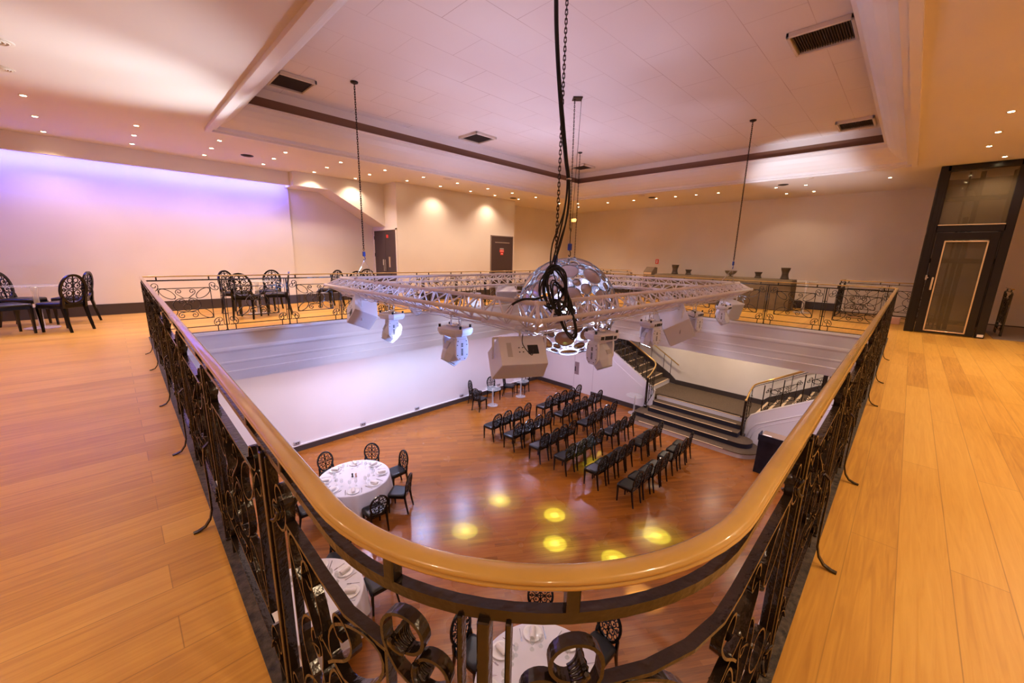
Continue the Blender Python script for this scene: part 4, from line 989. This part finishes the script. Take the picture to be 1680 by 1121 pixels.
speaker(6.60, 2.66, 0.36, radians(25), radians(-25), 'tilted white loudspeaker in the middle of the right side of the truss', CB, w=0.62, h=0.40, d=0.42, roll=radians(-30))
speaker(9.65, 2.75, 0.34, radians(160), radians(-15), 'white loudspeaker under the right corner of the truss', CB, w=0.42, h=0.38, d=0.34)
speaker(7.30, TY1-0.1, 0.40, radians(140), radians(-20), 'white loudspeaker on the far left side of the truss, left of the sphere', CB, w=0.55, h=0.34, d=0.36)
# ------------------------------------------------------------------ oval backed chair (faces local +Y)
def oval_pt(a, rx=0.195, rz=0.235, zc=0.700, lean=0.16):
    z = zc + rz*sin(a); return Vector((rx*cos(a), -0.205 - (z-0.45)*lean, z))
def make_chair(name):
    t = thing(name, None, None)
    rr = lambda s, n=7: None
    def rounded(w0, w1, d0, d1, r, z, k=5):
        P = []
        for cx, cy, a0 in ((w1-r, d1-r, 0), (-w1+r, d1-r, 90), (-w0+r, d0+r, 180), (w0-r, d0+r, 270)):
            for i in range(k): a = radians(a0 + 90*i/(k-1)); P.append((cx+r*cos(a), cy+r*sin(a), z))
        return P
    MB().loft([rounded(.195, .215, -.20, .205, .05, .445), rounded(.20, .222, -.205, .212, .055, .462), rounded(.195, .215, -.20, .205, .06, .482), rounded(.15, .17, -.15, .15, .06, .494)], True, True, True).obj('seat', 'seat_leather', t)
    MB().loft([rounded(.19, .21, -.20, .20, .04, .395), rounded(.195, .218, -.205, .208, .045, .40), rounded(.195, .218, -.205, .208, .045, .445)], True, True, False).obj('seat_frame', 'chair_black', t)
    for s in (-1, 1):
        MB().loft([[(s*.185+u*a, .180+v*a, z) for u, v in ((-1, -1), (1, -1), (1, 1), (-1, 1))] for a, z in ((.013, 0), (.017, .2), (.024, .42))], True, True, False).obj('leg', 'chair_black', t)
        MB().loft([[(s*x+u*a, y+v*a, z) for u, v in ((-1, -1), (1, -1), (1, 1), (-1, 1))] for a, x, y, z in ((.014, .180, -.275, 0), (.017, .178, -.235, .20), (.021, .176, -.205, .40), (.020, .178, -.212, .47), (.019, .176, -.226, .55), (.014, .165, -.235, .60))], True, True, False).obj('leg', 'chair_black', t)
    n = 28; rings = []
    for i in range(n):
        a = 2*pi*i/n; p = oval_pt(a); o_ = oval_pt(a, .205, .245) - oval_pt(a, .165, .205); o_.normalize(); q = Vector((0, 1, 0))
        rings.append([tuple(p + o_*u + q*v) for u, v in ((-.019, -.012), (-.019, .012), (.017, .015), (.017, -.015))])
    rings.append(rings[0]); MB().loft(rings, True, False, False).obj('back_frame', 'chair_black', t)
    fw = MB()
    def cv(pts2, r=0.0085):
        pts = []
        for x, z in pts2:
            Z = .70 + z; pts.append((x, -0.205 - (Z-0.45)*0.16, Z))
        fw.tube(pts, r, 5)
    cv([(0, -.22), (0, .22)], .010); cv([(-.18, 0), (.18, 0)], .008)
    for sx in (-1, 1):
        for sz in (-1, 1):
            cv([(sx*(.062 + .048*cos(a)), sz*(.062 + .046*sin(a))) for a in [2*pi*i/12 for i in range(13)]], .0085)
            cv([(sx*(.045 + .038*cos(a)), sz*(.150 + .038*sin(a))) for a in [2*pi*i/10 for i in range(11)]], .008)
            cv([(sx*(.125 + .030*cos(a)), sz*(.095 + .040*sin(a))) for a in [2*pi*i/10 for i in range(11)]], .008)
            cv([(sx*.062, sz*.062), (sx*.075, sz*.075), (sx*.08, sz*.06), (sx*.066, sz*.045)], .009)
        cv([(sx*.11, 0), (sx*.14, .03), (sx*.17, 0), (sx*.14, -.03), (sx*.11, 0)], .008)
    fw.obj('back_fretwork', 'chair_black', t)
    bpy.context.view_layer.update()
    KIDS[t.name] = list(t.children); return t
chair0 = make_chair('oval_back_chair'); chair_used = [False]
def chair(x, y, z, face, label, group):
    """face: direction (dx, dy) in which the seat looks"""
    rz = atan2(face[1], face[0]) - pi/2
    if not chair_used[0]:
        chair_used[0] = True; chair0.location = (x, y, z); chair0.rotation_euler = (0, 0, rz); tag(chair0, label, 'chair', group); return chair0
    return dup(chair0, (x, y, z), rz, label, 'chair', group)
# rows of the lower hall, all facing the long white wall
rowsL = [(8.78, [8.28, 8.75, 9.25, 9.74], [10.90, 11.38, 11.84, 12.32, 12.82]), (7.83, [8.30, 8.76, 9.25, 9.74], [10.80, 11.36, 11.86, 12.34, 12.90]),
         (6.81, [8.36, 8.84, 9.27, 9.72], [10.80, 11.28, 11.76, 12.28]), (5.85, [8.40, 8.88, 9.36, 9.84], [10.78, 11.24, 11.78]),
         (4.85, [8.46, 8.92, 9.42, 9.88], [10.80, 11.26, 11.74]), (3.84, [8.44, 8.96, 9.44, 9.88], [10.62, 11.16, 11.66])]
rn = ['front row', 'second row', 'third row', 'fourth row', 'fifth row', 'last row']
rng = random.Random(3)
for j, (y, A, B) in enumerate(rowsL):
    for blk, X in (('left block', A), ('right block', B)):
        for i, x in enumerate(X):
            w = rng.uniform(-0.06, 0.06)
            chair(x, y+0.28+rng.uniform(-.02, .02), -L, (sin(w), cos(w)), 'black oval backed chair, %s from the left, %s of the %s' % (ordn[i], rn[j], blk), 'chairs in rows in the lower hall')
G2 = 'chairs along the long white wall of the lower hall'
chair(9.96, 11.92, -L, (0.5, -0.85), 'black chair against the long white wall, behind the leftmost chair of the left glass table', G2)
chair(9.62, 11.26, -L, (0.95, 0.2), 'black chair at the left of the left glass table, turned towards it', G2)
chair(10.78, 11.70, -L, (-0.15, -1), 'black chair behind the left glass table, back to the wall', G2)
chair(11.62, 11.62, -L, (0.55, -0.8), 'black chair left of the right glass table, half hidden by the big speaker', G2)
chair(12.30, 11.45, -L, (-0.9, -0.25), 'black chair right of the right glass table, half hidden by the big speaker', G2)
# gallery chairs
G3 = 'chairs at the glass tables of the gallery'
chair(-1.27, 10.02, 0, (0.85, 0.5), 'black chair cut by the left edge of the picture, nearest the viewer', G3)
chair(-1.18, 11.02, 0, (0.9, -0.45), 'black chair with its oval back cut by the left edge of the picture', G3)
chair(-0.68, 9.98, 0, (-0.72, 0.70), 'black chair in front right of the left gallery table', G3)
chair(-0.60, 10.95, 0, (-0.95, 0.3), 'black chair behind right of the left gallery table', G3)
chair(1.93, 10.66, 0, (0.6, -0.8), 'black chair at the left of the middle gallery table, nearest the wall', G3)
chair(1.92, 9.80, 0, (0.5, 0.87), 'black chair at the left of the middle gallery table, nearest the balustrade', G3)
chair(2.57, 10.78, 0, (-0.6, -0.8), 'black chair at the right of the middle gallery table, nearest the wall', G3)
chair(2.53, 9.98, 0, (-0.95, 0.3), 'black chair at the right of the middle gallery table, nearest the balustrade', G3)
chair(3.90, 10.50, 0, (-0.9, -0.35), 'black chair behind the left tip of the truss, leftmost of three', G3)
chair(4.48, 10.15, 0, (0.4, 0.9), 'black chair behind the left tip of the truss, middle of three', G3)
chair(5.05, 10.85, 0, (-0.5, -0.85), 'black chair behind the left tip of the truss, rightmost of three', G3)
def glass_table(x, y, z, r, label, h=0.74):
    t = thing('glass_table', label, 'table', (x, y, z), 0, 'round glass tables')
    MB().lathe([(0.0005, h-0.012), (r-0.004, h-0.012), (r, h-0.006), (r-0.004, h), (0.0005, h)], n=36).obj('tabletop', 'glass_thin', t)
    MB().tube([(r*cos(a), r*sin(a), h-0.006) for a in [2*pi*i/36 for i in range(36)]], 0.005, 5, True).obj('glass_edge', 'acrylic', t)
    MB().lathe([(0.045, 0.03), (0.04, 0.05), (0.036, 0.3), (0.036, 0.6), (0.05, h-0.014)], n=16).obj('pedestal', 'acrylic', t)
    MB().lathe([(0.0005, 0.008), (0.21, 0.008), (0.22, 0.016), (0.21, 0.03), (0.0005, 0.032)], n=30).obj('foot_plate', 'acrylic', t)
    for k in range(3): a = 2*pi*k/3; MB().lathe([(0.012, 0), (0.014, 0.008)], (0.18*cos(a), 0.18*sin(a), 0), 8).obj('foot', 'chrome', t)
glass_table(-0.98, 10.44, 0, 0.34, 'round glass table between four black chairs at the far left of the gallery')
glass_table(2.22, 10.22, 0, 0.33, 'round glass table between two pairs of black chairs behind the balustrade')
glass_table(10.27, 11.22, -L, 0.33, 'round glass table near the long white wall, the left of two')
glass_table(11.88, 11.18, -L, 0.33, 'round glass table near the long white wall, under the big speaker')
glass_table(13.88, 6.88, -L, 0.33, 'round glass table beside the foot of the stairs')
glass_table(13.62, 2.0, 0, 0.25, 'small clear pedestal table at the right end of the bar', 0.9)

# ------------------------------------------------------------------ laid round tables
def cloth_round(r, seed):
    rng = random.Random(seed); n = 96; ph = [rng.uniform(0, 2*pi) for _ in range(3)]
    def R_(a, t): return r + 0.012 + t*(0.035 + 0.045*sin(14*a+ph[0]) + 0.02*sin(23*a+ph[1]) + 0.02*sin(5*a+ph[2]))
    rings = [[(q*cos(2*pi*i/n), q*sin(2*pi*i/n), 0.762) for i in range(n)] for q in (0.001, r*0.5, r*0.95, r)]
    for t, z in ((0.0, 0.757), (0.08, 0.742), (0.2, 0.68), (0.4, 0.55), (0.7, 0.34), (1.0, 0.14)):
        rings.append([(R_(2*pi*i/n, t)*cos(2*pi*i/n), R_(2*pi*i/n, t)*sin(2*pi*i/n), z) for i in range(n)])
    return MB().loft(rings, True, False, True)
proto = {}
def setproto(name, parts):
    t = thing(name, None, None)
    for nm, mb, mt in parts: mb.obj(nm, mt, t)
    bpy.context.view_layer.update(); KIDS[t.name] = list(t.children); t.location = (0, 0, 0); proto[name] = [t, False]
setproto('plate', [('dish', MB().lathe([(0.0005, 0.004), (0.085, 0.004), (0.098, 0.010), (0.135, 0.020), (0.138, 0.018), (0.10, 0.004), (0.08, 0.0), (0.0005, 0.0)], n=32), 'china')])
nk = MB(); nk.loft([[(x, 0.036*cos(a), 0.030+0.022*sin(a)) for a in [2*pi*i/12 for i in range(12)]] for x in (-0.085, -0.08, 0.0, 0.08, 0.085)], True, True, True); nk.bev(-0.083, 0.083, -0.045, 0.0, 0.008, 0.018, 0.004)
setproto('napkin', [('rolled_cloth', nk, 'napkin_cloth')])
fk = MB().bev(-0.004, 0.004, -0.10, 0.03, 0, 0.004, 0.001).bev(-0.011, 0.011, 0.03, 0.05, 0, 0.004, 0.001)
for u in (-0.009, -0.003, 0.003, 0.009): fk.box(u-0.0015, u+0.0015, 0.05, 0.095, 0, 0.003)
setproto('fork', [('fork_body', fk, 'chrome')])
setproto('knife', [('handle', MB().bev(-0.006, 0.006, -0.10, -0.01, 0, 0.006, 0.002), 'chrome'), ('blade', MB().prism([(-0.008, -0.01), (0.006, -0.01), (0.006, 0.10), (0.0, 0.115), (-0.008, 0.09)], 0.001, 0.004), 'chrome')])
setproto('wine_glass', [('bowl', MB().lathe([(0.004, 0.075), (0.025, 0.090), (0.036, 0.115), (0.036, 0.145), (0.030, 0.175), (0.0285, 0.175), (0.034, 0.145), (0.034, 0.116), (0.022, 0.093), (0.002, 0.08)], n=20), 'glass_thin'),
    ('stem', MB().lathe([(0.032, 0.0), (0.030, 0.003), (0.006, 0.008), (0.004, 0.02), (0.004, 0.078)], n=14), 'glass_thin')])
def put(kind, loc, rz, label, cat, group):
    t, used = proto[kind]
    if not used: proto[kind][1] = True; t.location = loc; t.rotation_euler = (0, 0, rz); return tag(t, label, cat, group)
    return dup(t, loc, rz, label, cat, group)
TN = {'A': 'farthest round table', 'B': 'middle round table', 'C': 'nearest round table'}
def laid_table(key, cx, cy, r, a0, n, chairs, skip=()):
    nm = TN[key]
    t = thing('round_table', 'wooden topped round table under the white cloth of the %s' % nm, 'table', (cx, cy, -L))
    MB().lathe([(0.0005, 0.73), (r-0.01, 0.73), (r, 0.742), (r-0.01, 0.755), (0.0005, 0.755)], n=40).obj('tabletop', 'lectern_wood', t)
    for k in range(4): a = pi/4 + k*pi/2; MB().cyl((0.42*cos(a), 0.42*sin(a), 0), (0.42*cos(a), 0.42*sin(a), 0.73), 0.016, 8).obj('leg', 'chrome', t)
    o = cloth_round(r, ord(key)).obj('tablecloth', 'cloth_white'); o.location = (cx, cy, -L); tag(o, 'white cloth falling in folds from the %s' % nm, 'tablecloth', 'white round tablecloths')
    zt = -L + 0.763
    for i in range(n):
        if i in skip: continue
        a = a0 + 2*pi*i/n; c, s_ = cos(a), sin(a); P = lambda rad, tan: (cx + c*rad - s_*tan, cy + s_*rad + c*tan)
        w = 'at the %s place round the %s' % (ordn[i], nm)
        x, y = P(r-0.17, 0); put('plate', (x, y, zt), a, 'white plate %s' % w, 'plate', 'plates')
        put('napkin', (x, y, zt+0.006), a + rng.uniform(-0.5, 0.5), 'rolled napkin on the plate %s' % w, 'napkin', 'rolled napkins')
        x, y = P(r-0.17, 0.17); put('fork', (x, y, zt), a+pi/2, 'fork beside the plate %s' % w, 'fork', 'forks')
        x, y = P(r-0.17, -0.17); put('knife', (x, y, zt), a+pi/2, 'knife beside the plate %s' % w, 'knife', 'knives')
        x, y = P(r-0.36, -0.08); put('wine_glass', (x, y, zt), 0, 'clear wine glass %s' % w, 'glass', 'wine glasses')
        x, y = P(r-0.39, 0.05); put('wine_glass', (x, y, zt), 0, 'clear water glass %s' % w, 'glass', 'water glasses')
    for nm2, dx, mt in (('pepper_mill', -0.03, 'pepper_dark'), ('salt_mill', 0.035, 'salt_pink')):
        q = thing(nm2, '%s in the middle of the %s' % ('black pepper mill' if dx < 0 else 'pale pink salt mill', nm), 'shaker', (cx+dx, cy-dx*0.7, zt), 0, 'table mills')
        MB().lathe([(0.022, 0), (0.022, 0.03), (0.013, 0.045), (0.018, 0.06)], n=14).obj('body', mt, q); MB().lathe([(0.014, 0.06), (0.022, 0.075), (0.018, 0.092), (0.004, 0.10)], n=14).obj('cap', mt, q)
    for k, a in enumerate(chairs):
        a = radians(a); rad = r + 0.29
        chair(cx + rad*cos(a), cy + rad*sin(a), -L, (-cos(a), -sin(a)), 'black oval backed chair, %s one round the %s' % (ordn[k], nm), 'chairs at the laid round tables')
laid_table('A', 3.42, 8.60, 0.80, radians(20), 8, [98, 47, 2, -50, -92, 182])
laid_table('B', 1.46, 5.78, 0.80, radians(10), 8, [48, -8], skip=(3, 4, 5))
laid_table('C', 3.12, 2.42, 0.84, radians(8), 8, [-5, 42, 100], skip=(4, 5, 6))

# ------------------------------------------------------------------ lectern and box beside the stairs
t = thing('lectern', 'black cloth covered lectern at the right of the stairs', 'lectern', (12.80, 1.95, -L), 0.0)
MB().loft([[(x*s, y*s, z) for x, y in ((-.34, -.36), (.34, -.36), (.34, .36), (-.34, .36))] for s, z in ((1.04, 0.005), (1.0, 0.5), (1.0, 1.06))], True, True, False).obj('cloth_body', 'lectern_cloth', t)
MB().bev(-0.36, -0.33, -0.38, 0.38, 1.0, 1.18, 0.008).bev(-0.34, 0.0, 0.35, 0.38, 1.0, 1.18, 0.008).obj('raised_edge', 'lectern_cloth', t)
MB().box(-0.33, 0.33, -0.35, 0.35, 1.06, 1.075).obj('desk_top', 'lectern_wood', t)
MB().bev(-0.28, -0.05, 0.10, 0.32, 1.076, 1.10, 0.006).obj('papers', 'sign_white', t)
t = thing('floor_speaker', 'low black loudspeaker on the floor between stairs and lectern', 'speaker', (14.10, 2.28, -L), 0.0)
MB().bev(-0.22, 0.22, -0.16, 0.16, 0, 0.40, 0.02).obj('cabinet', 'fixture_dark', t); MB().bev(-0.18, 0.18, 0.155, 0.17, 0.05, 0.35, 0.01).obj('grille', 'skirting_dark', t)
MB().bev(-0.225, -0.22, -0.06, 0.06, 0.28, 0.32, 0.002).obj('handle', 'fixture_grey', t)

# ------------------------------------------------------------------ staircase
st = thing('staircase', 'carpeted staircase with landing and two flights at the right of the hall', 'staircase')
nose = [12.97, 13.38, 13.77, 14.13, 14.46]; rise = 0.162; y0s, y1s = 3.15, 6.26
for k in range(5):
    z1 = -L + rise*(k+1); z0 = z1 - rise; xn = nose[k]; mat_r = 'riser_white' if k in (0, 4) else 'riser_dark'
    if k < 2:
        rr_ = (0.62, 0.36)[k]; yb_ = 3.05
        poly = [(xn, 6.62), (xn, yb_)] + [(xn + rr_ + rr_*cos(a), yb_ + rr_*sin(a)) for a in [pi + pi*i/14 for i in range(1, 15)]] + [(LX-0.01, yb_), (LX-0.01, 6.62)]
        if k == 0: poly = [p if p[0] < LX-0.01 else (LX-0.01, p[1]) for p in poly]
    else: poly = [(xn, y1s), (xn, y0s), (14.6, y0s), (14.6, y1s)]
    o = MB().prism(poly, z0 - 0.0, z1 - 0.02).obj('riser_block', mat_r, st)
    MB().prism([(x - 0.012 if x < 14.2 else x, y) for x, y in poly], z1-0.02, z1).obj('tread', 'carpet_brown', o)
    MB().bev(xn-0.018, xn+0.022, 3.32, 6.2, z1-0.006, z1+0.004, 0.002).obj('nosing', 'nosing', o)
MB().box(14.5, 16.34, 2.9, 6.64, -L+rise*5-0.15, -L+rise*5).obj('landing', 'carpet_brown', st)
for sgn, ys, nmf in ((1, 6.60, 'left'), (-1, 2.93, 'right')):
    for k in range(1, 15):
        z1 = -3.79 + 0.182*k; y = ys + sgn*0.31*(k-1)
        a, b = sorted((y, y + sgn*0.60))
        o = MB().box(14.46, 16.34, a, b, z1-0.20, z1-0.012).obj('riser_block', 'riser_white' if k == 1 else 'carpet_brown', st)
        MB().box(14.46, 16.34, a, b, z1-0.012, z1).obj('tread', 'carpet_brown', o)
        e0, e1 = sorted((y - sgn*0.015, y + sgn*0.055)); MB().box(14.52, 16.25, e0, e1, z1-0.004, z1+0.006).obj('nosing', 'nosing', o)
# balustrades of the two flights
TSC[:] = [2.6, 1.2, 0]
def sheared(x0, y0, z0, sg, sl):
    def M(u, z): return Vector((x0, y0 + sg*u, z0 + sl*u + z)), Vector((1, 0, 0))
    return M
for sg, ys, zs in ((1, 6.72, -3.33), (-1, 2.75, -3.42)):
    fl = thing('stair_balustrade', 'black wrought iron balustrade of the %s flight of stairs' % ('left' if sg > 0 else 'right'), 'balustrade')
    x = LX + 0.06
    for k in range(4):
        W = 1.0; yy = ys + sg*(0.02+k*W); z0 = zs + slope*k*W
        if z0 > -1.3: break
        panel_mesh(W, sheared(x, yy, z0-0.08, sg, slope)).obj('scroll_panel', 'black_iron', fl)
        for off in (0.0, 0.5):
            MB().box(x-0.014, x+0.014, yy+sg*W*off-0.014, yy+sg*W*off+0.014, z0+slope*off*W, z0+slope*off*W+0.92).obj('post', 'black_iron', fl)
    if sg > 0:
        hp = [(14.03, 6.50, -3.06), (14.08, 6.46, -2.98), (14.20, 6.40, -2.80), (14.33, 6.38, -2.60), (x, 6.46, -2.47), (x, 6.66, -2.36), (x, 7.24, -2.02), (x, 8.0, -1.60), (x, 9.4, -0.78)]
        npost = (14.03, 6.50, -L+rise*2, -3.06); mid = [(14.12, 6.44), (14.22, 6.40), (14.32, 6.38)]; lo = [(14.03, 6.50, -4.2), (14.2, 6.41, -3.9), (14.33, 6.38, -3.64), (x, 6.66, -3.40)]
    else:
        hp = [(14.10, 3.13, -3.06), (14.15, 3.12, -2.98), (14.26, 3.10, -2.80), (x, 3.05, -2.62), (x, 2.94, -2.50), (x, 2.55, -2.27), (x, 1.46, -1.62), (x, 0.2, -0.87)]
        npost = (14.10, 3.13, -L+rise*1, -3.06); mid = [(14.18, 3.12), (14.28, 3.10), (14.36, 3.05)]; lo = [(14.10, 3.13, -4.3), (14.2, 3.12, -4.0), (14.33, 3.10, -3.75), (x, 2.9, -3.50)]
    sp_ = smooth_path(hp, 5)
    MB().tube(sp_, 0.027, 10).obj('handrail', 'brass', fl)
    MB().tube([p - Vector((0, 0, 0.07)) for p in sp_], 0.011, 6).obj('under_bar', 'black_iron', fl)
    MB().tube(smooth_path(lo, 5), 0.013, 6).obj('base_bar', 'black_iron', fl)
    nx, ny, nz0, nz1 = npost
    MB().bev(nx-0.035, nx+0.035, ny-0.035, ny+0.035, nz0, nz1-0.02, 0.008).bev(nx-0.055, nx+0.055, ny-0.055, ny+0.055, nz0, nz0+0.10, 0.012).bev(nx-0.045, nx+0.045, ny-0.045, ny+0.045, nz0+0.10, nz0+0.20, 0.01).obj('newel_post', 'black_iron', fl)
    MB().lathe([(0.02, 0), (0.038, 0.02), (0.04, 0.045), (0.02, 0.07), (0.0, 0.075)], (nx, ny, nz1-0.02), 16).obj('newel_cap', 'brass', fl)
    bl = MB()
    for i, (mx, my) in enumerate(mid):
        z_lo = (-4.0, -3.85, -3.66)[i] if sg > 0 else (-4.1, -3.85, -3.6)[i]; bl.bev(mx-0.01, mx+0.01, my-0.01, my+0.01, z_lo, (-2.95, -2.80, -2.66)[i], 0.002)
        bl.tube([(mx, my + 0.035*cos(a), z_lo+0.35+0.09*sin(a)) for a in [2*pi*q/14 for q in range(14)]], 0.006, 5, True)
        bl.tube([(mx, my + 0.035*cos(a), z_lo+0.62+0.07*sin(a)) for a in [2*pi*q/14 for q in range(14)]], 0.006, 5, True)
    bl.obj('curved_bay', 'black_iron', fl)
    if sg < 0: MB().bev(x-0.04, x+0.04, 1.24, 1.32, -2.5, -1.45, 0.008).obj('main_post', 'black_iron', fl)
    # wall side rail
    wr = thing('wall_rail', 'thin brass hand rail on black posts along the wall of the %s flight' % ('left' if sg > 0 else 'right'), 'railing')
    if sg > 0: q0, q1 = (16.2, 6.22, -2.91), (16.2, 9.4, -1.03); sup = (6.55, 6.87, 7.45, 8.05, 8.6)
    else: q0, q1 = (16.2, 3.14, -2.87), (16.2, 0.1, -1.02); sup = (2.85, 2.3, 1.7, 1.1)
    MB().cyl(q0, q1, 0.02, 10).obj('rail', 'brass', wr)
    for y in sup:
        zz = q0[2] + (q1[2]-q0[2])*(y-q0[1])/(q1[1]-q0[1]); MB().cyl((16.2, y, zz), (16.2, y, zz-0.66), 0.011, 8).obj('post', 'black_iron', wr)
# ------------------------------------------------------------------ light of the hall
# added fill lamps, unseen under the gallery, that tint and brighten the hall
LIL = (0.84, 0.70, 1.0); BLU = (0.52, 0.62, 1.0); PK = (1.0, 0.80, 0.74); WM = (1.0, 0.76, 0.56)
for x, y, c, p in ((0.8, 10.6, PK, 75), (2.6, 10.6, PK, 85), (4.6, 10.6, LIL, 190), (6.4, 10.6, BLU, 260), (8.2, 10.6, BLU, 190), (10.0, 10.6, LIL, 110), (12.2, 10.8, LIL, 110), (12.6, 8.2, LIL, 120), (12.4, 5.2, WM, 70), (12.4, 2.2, WM, 60),
                   (15.3, 6.2, WM, 70), (15.3, 4.0, WM, 80), (15.3, 2.0, WM, 50), (1.0, -1.5, WM, 45), (5.0, -1.5, WM, 35), (9.0, -1.5, WM, 35), (-2.0, 3.0, WM, 55), (-2.0, 7.0, PK, 90), (12.0, -1.0, LIL, 110), (12.6, 1.0, LIL, 90)):
    light('SPOT', 'hall_fill', (x, y, ZU-0.03), p, c, 0.1, target=(x, y, -L), spot=155, blend=0.9)
# wash spots added at truss height, without fixtures, to tint fascia and wall
for x, y, q, p, c in ((3.2, 5.2, (4.5, 11.4, -4.6), 130, (0.72, 0.72, 1.0)), (6.0, 6.6, (6.6, 8.4, -0.5), 34, (0.62, 0.70, 1.0)), (5.0, 4.4, (10.4, 4.6, -0.6), 330, (0.84, 0.78, 1.0)),
                      (4.2, 2.9, (2.2, 8.4, -0.3), 260, (0.26, 0.42, 1.0)), (3.4, 6.0, (3.4, 8.4, -0.5), 5, (0.6, 0.7, 1.0))):
    light('SPOT', 'added_wash', (x, y, 0.30), p, c, 0.12, target=q, spot=80, blend=0.9)
# beams that climb to the gallery ceiling
light('SPOT', 'ceiling_beam', (3.3, 6.9, 0.98), 330, (0.90, 0.94, 1.0), 0.08, target=(0.15, 6.85, 3.33), spot=44, blend=1.0)
light('SPOT', 'ceiling_beam', (3.3, 5.9, 0.98), 160, (0.90, 0.90, 1.0), 0.08, target=(-0.6, 5.2, 3.33), spot=50, blend=0.9)
light('SPOT', 'ceiling_beam', (8.6, 2.9, 0.98), 240, (0.85, 0.88, 1.0), 0.08, target=(11.6, 2.1, 3.4), spot=40, blend=0.8)
for x, y in ((5.2, 2.6), (7.8, 3.0), (3.9, 5.6), (6.8, 6.2), (9.3, 5.0)):
    light('SPOT', 'ceiling_beam', (x*0.6+2.6, y*0.6+2.0, 0.98), 11, (0.62, 0.66, 1.0), 0.06, target=(x, y, 4.0), spot=24, blend=1.0)
for x, y in ((4.0, 4.0), (8.0, 5.5), (6.0, 6.5)):  # added lilac fill in mid air, without fixtures, for the raised ceiling
    light('SPOT', 'ceiling_wash', (x, y, 1.0), 75, (0.74, 0.68, 1.0), 0.15, target=(x, y, 4.0), spot=130, blend=1.0)
# yellow gobo spots on the parquet
for x, y, p in ((6.10, 6.36, 1), (6.66, 5.05, 1), (4.77, 6.07, 1), (5.92, 4.44, 1), (7.75, 3.04, 1.2), (6.45, 3.32, 0.9), (9.35, 5.75, 0.5)):
    q = (BX + (x-BX)*0.15, BY + (y-BY)*0.15, BZ-0.92)
    light('SPOT', 'gobo_spot', q, 1700*p, (0.36, 0.95, 0.45), 0.02, target=(x, y, -L), spot=7.4, blend=0.35)
    light('SPOT', 'gobo_core', q, 2600*p, (0.6, 1.0, 1.0), 0.02, target=(x, y, -L), spot=3.4, blend=1.0)
    light('SPOT', 'gobo_halo', q, 560*p, (0.30, 0.85, 0.15), 0.05, target=(x, y, -L), spot=17, blend=1.0)
light('SPOT', 'gobo_spot', (BX, BY, BZ-0.92), 2500, (0.5, 0.9, 1.0), 0.02, target=(9.5, 5.9, -L+0.5), spot=4, blend=0.5)
light('SPOT', 'gobo_spot', (BX, BY, BZ-0.92), 1200, (0.65, 0.85, 1.0), 0.02, target=(6.0, 2.45, -L), spot=9, blend=0.8)
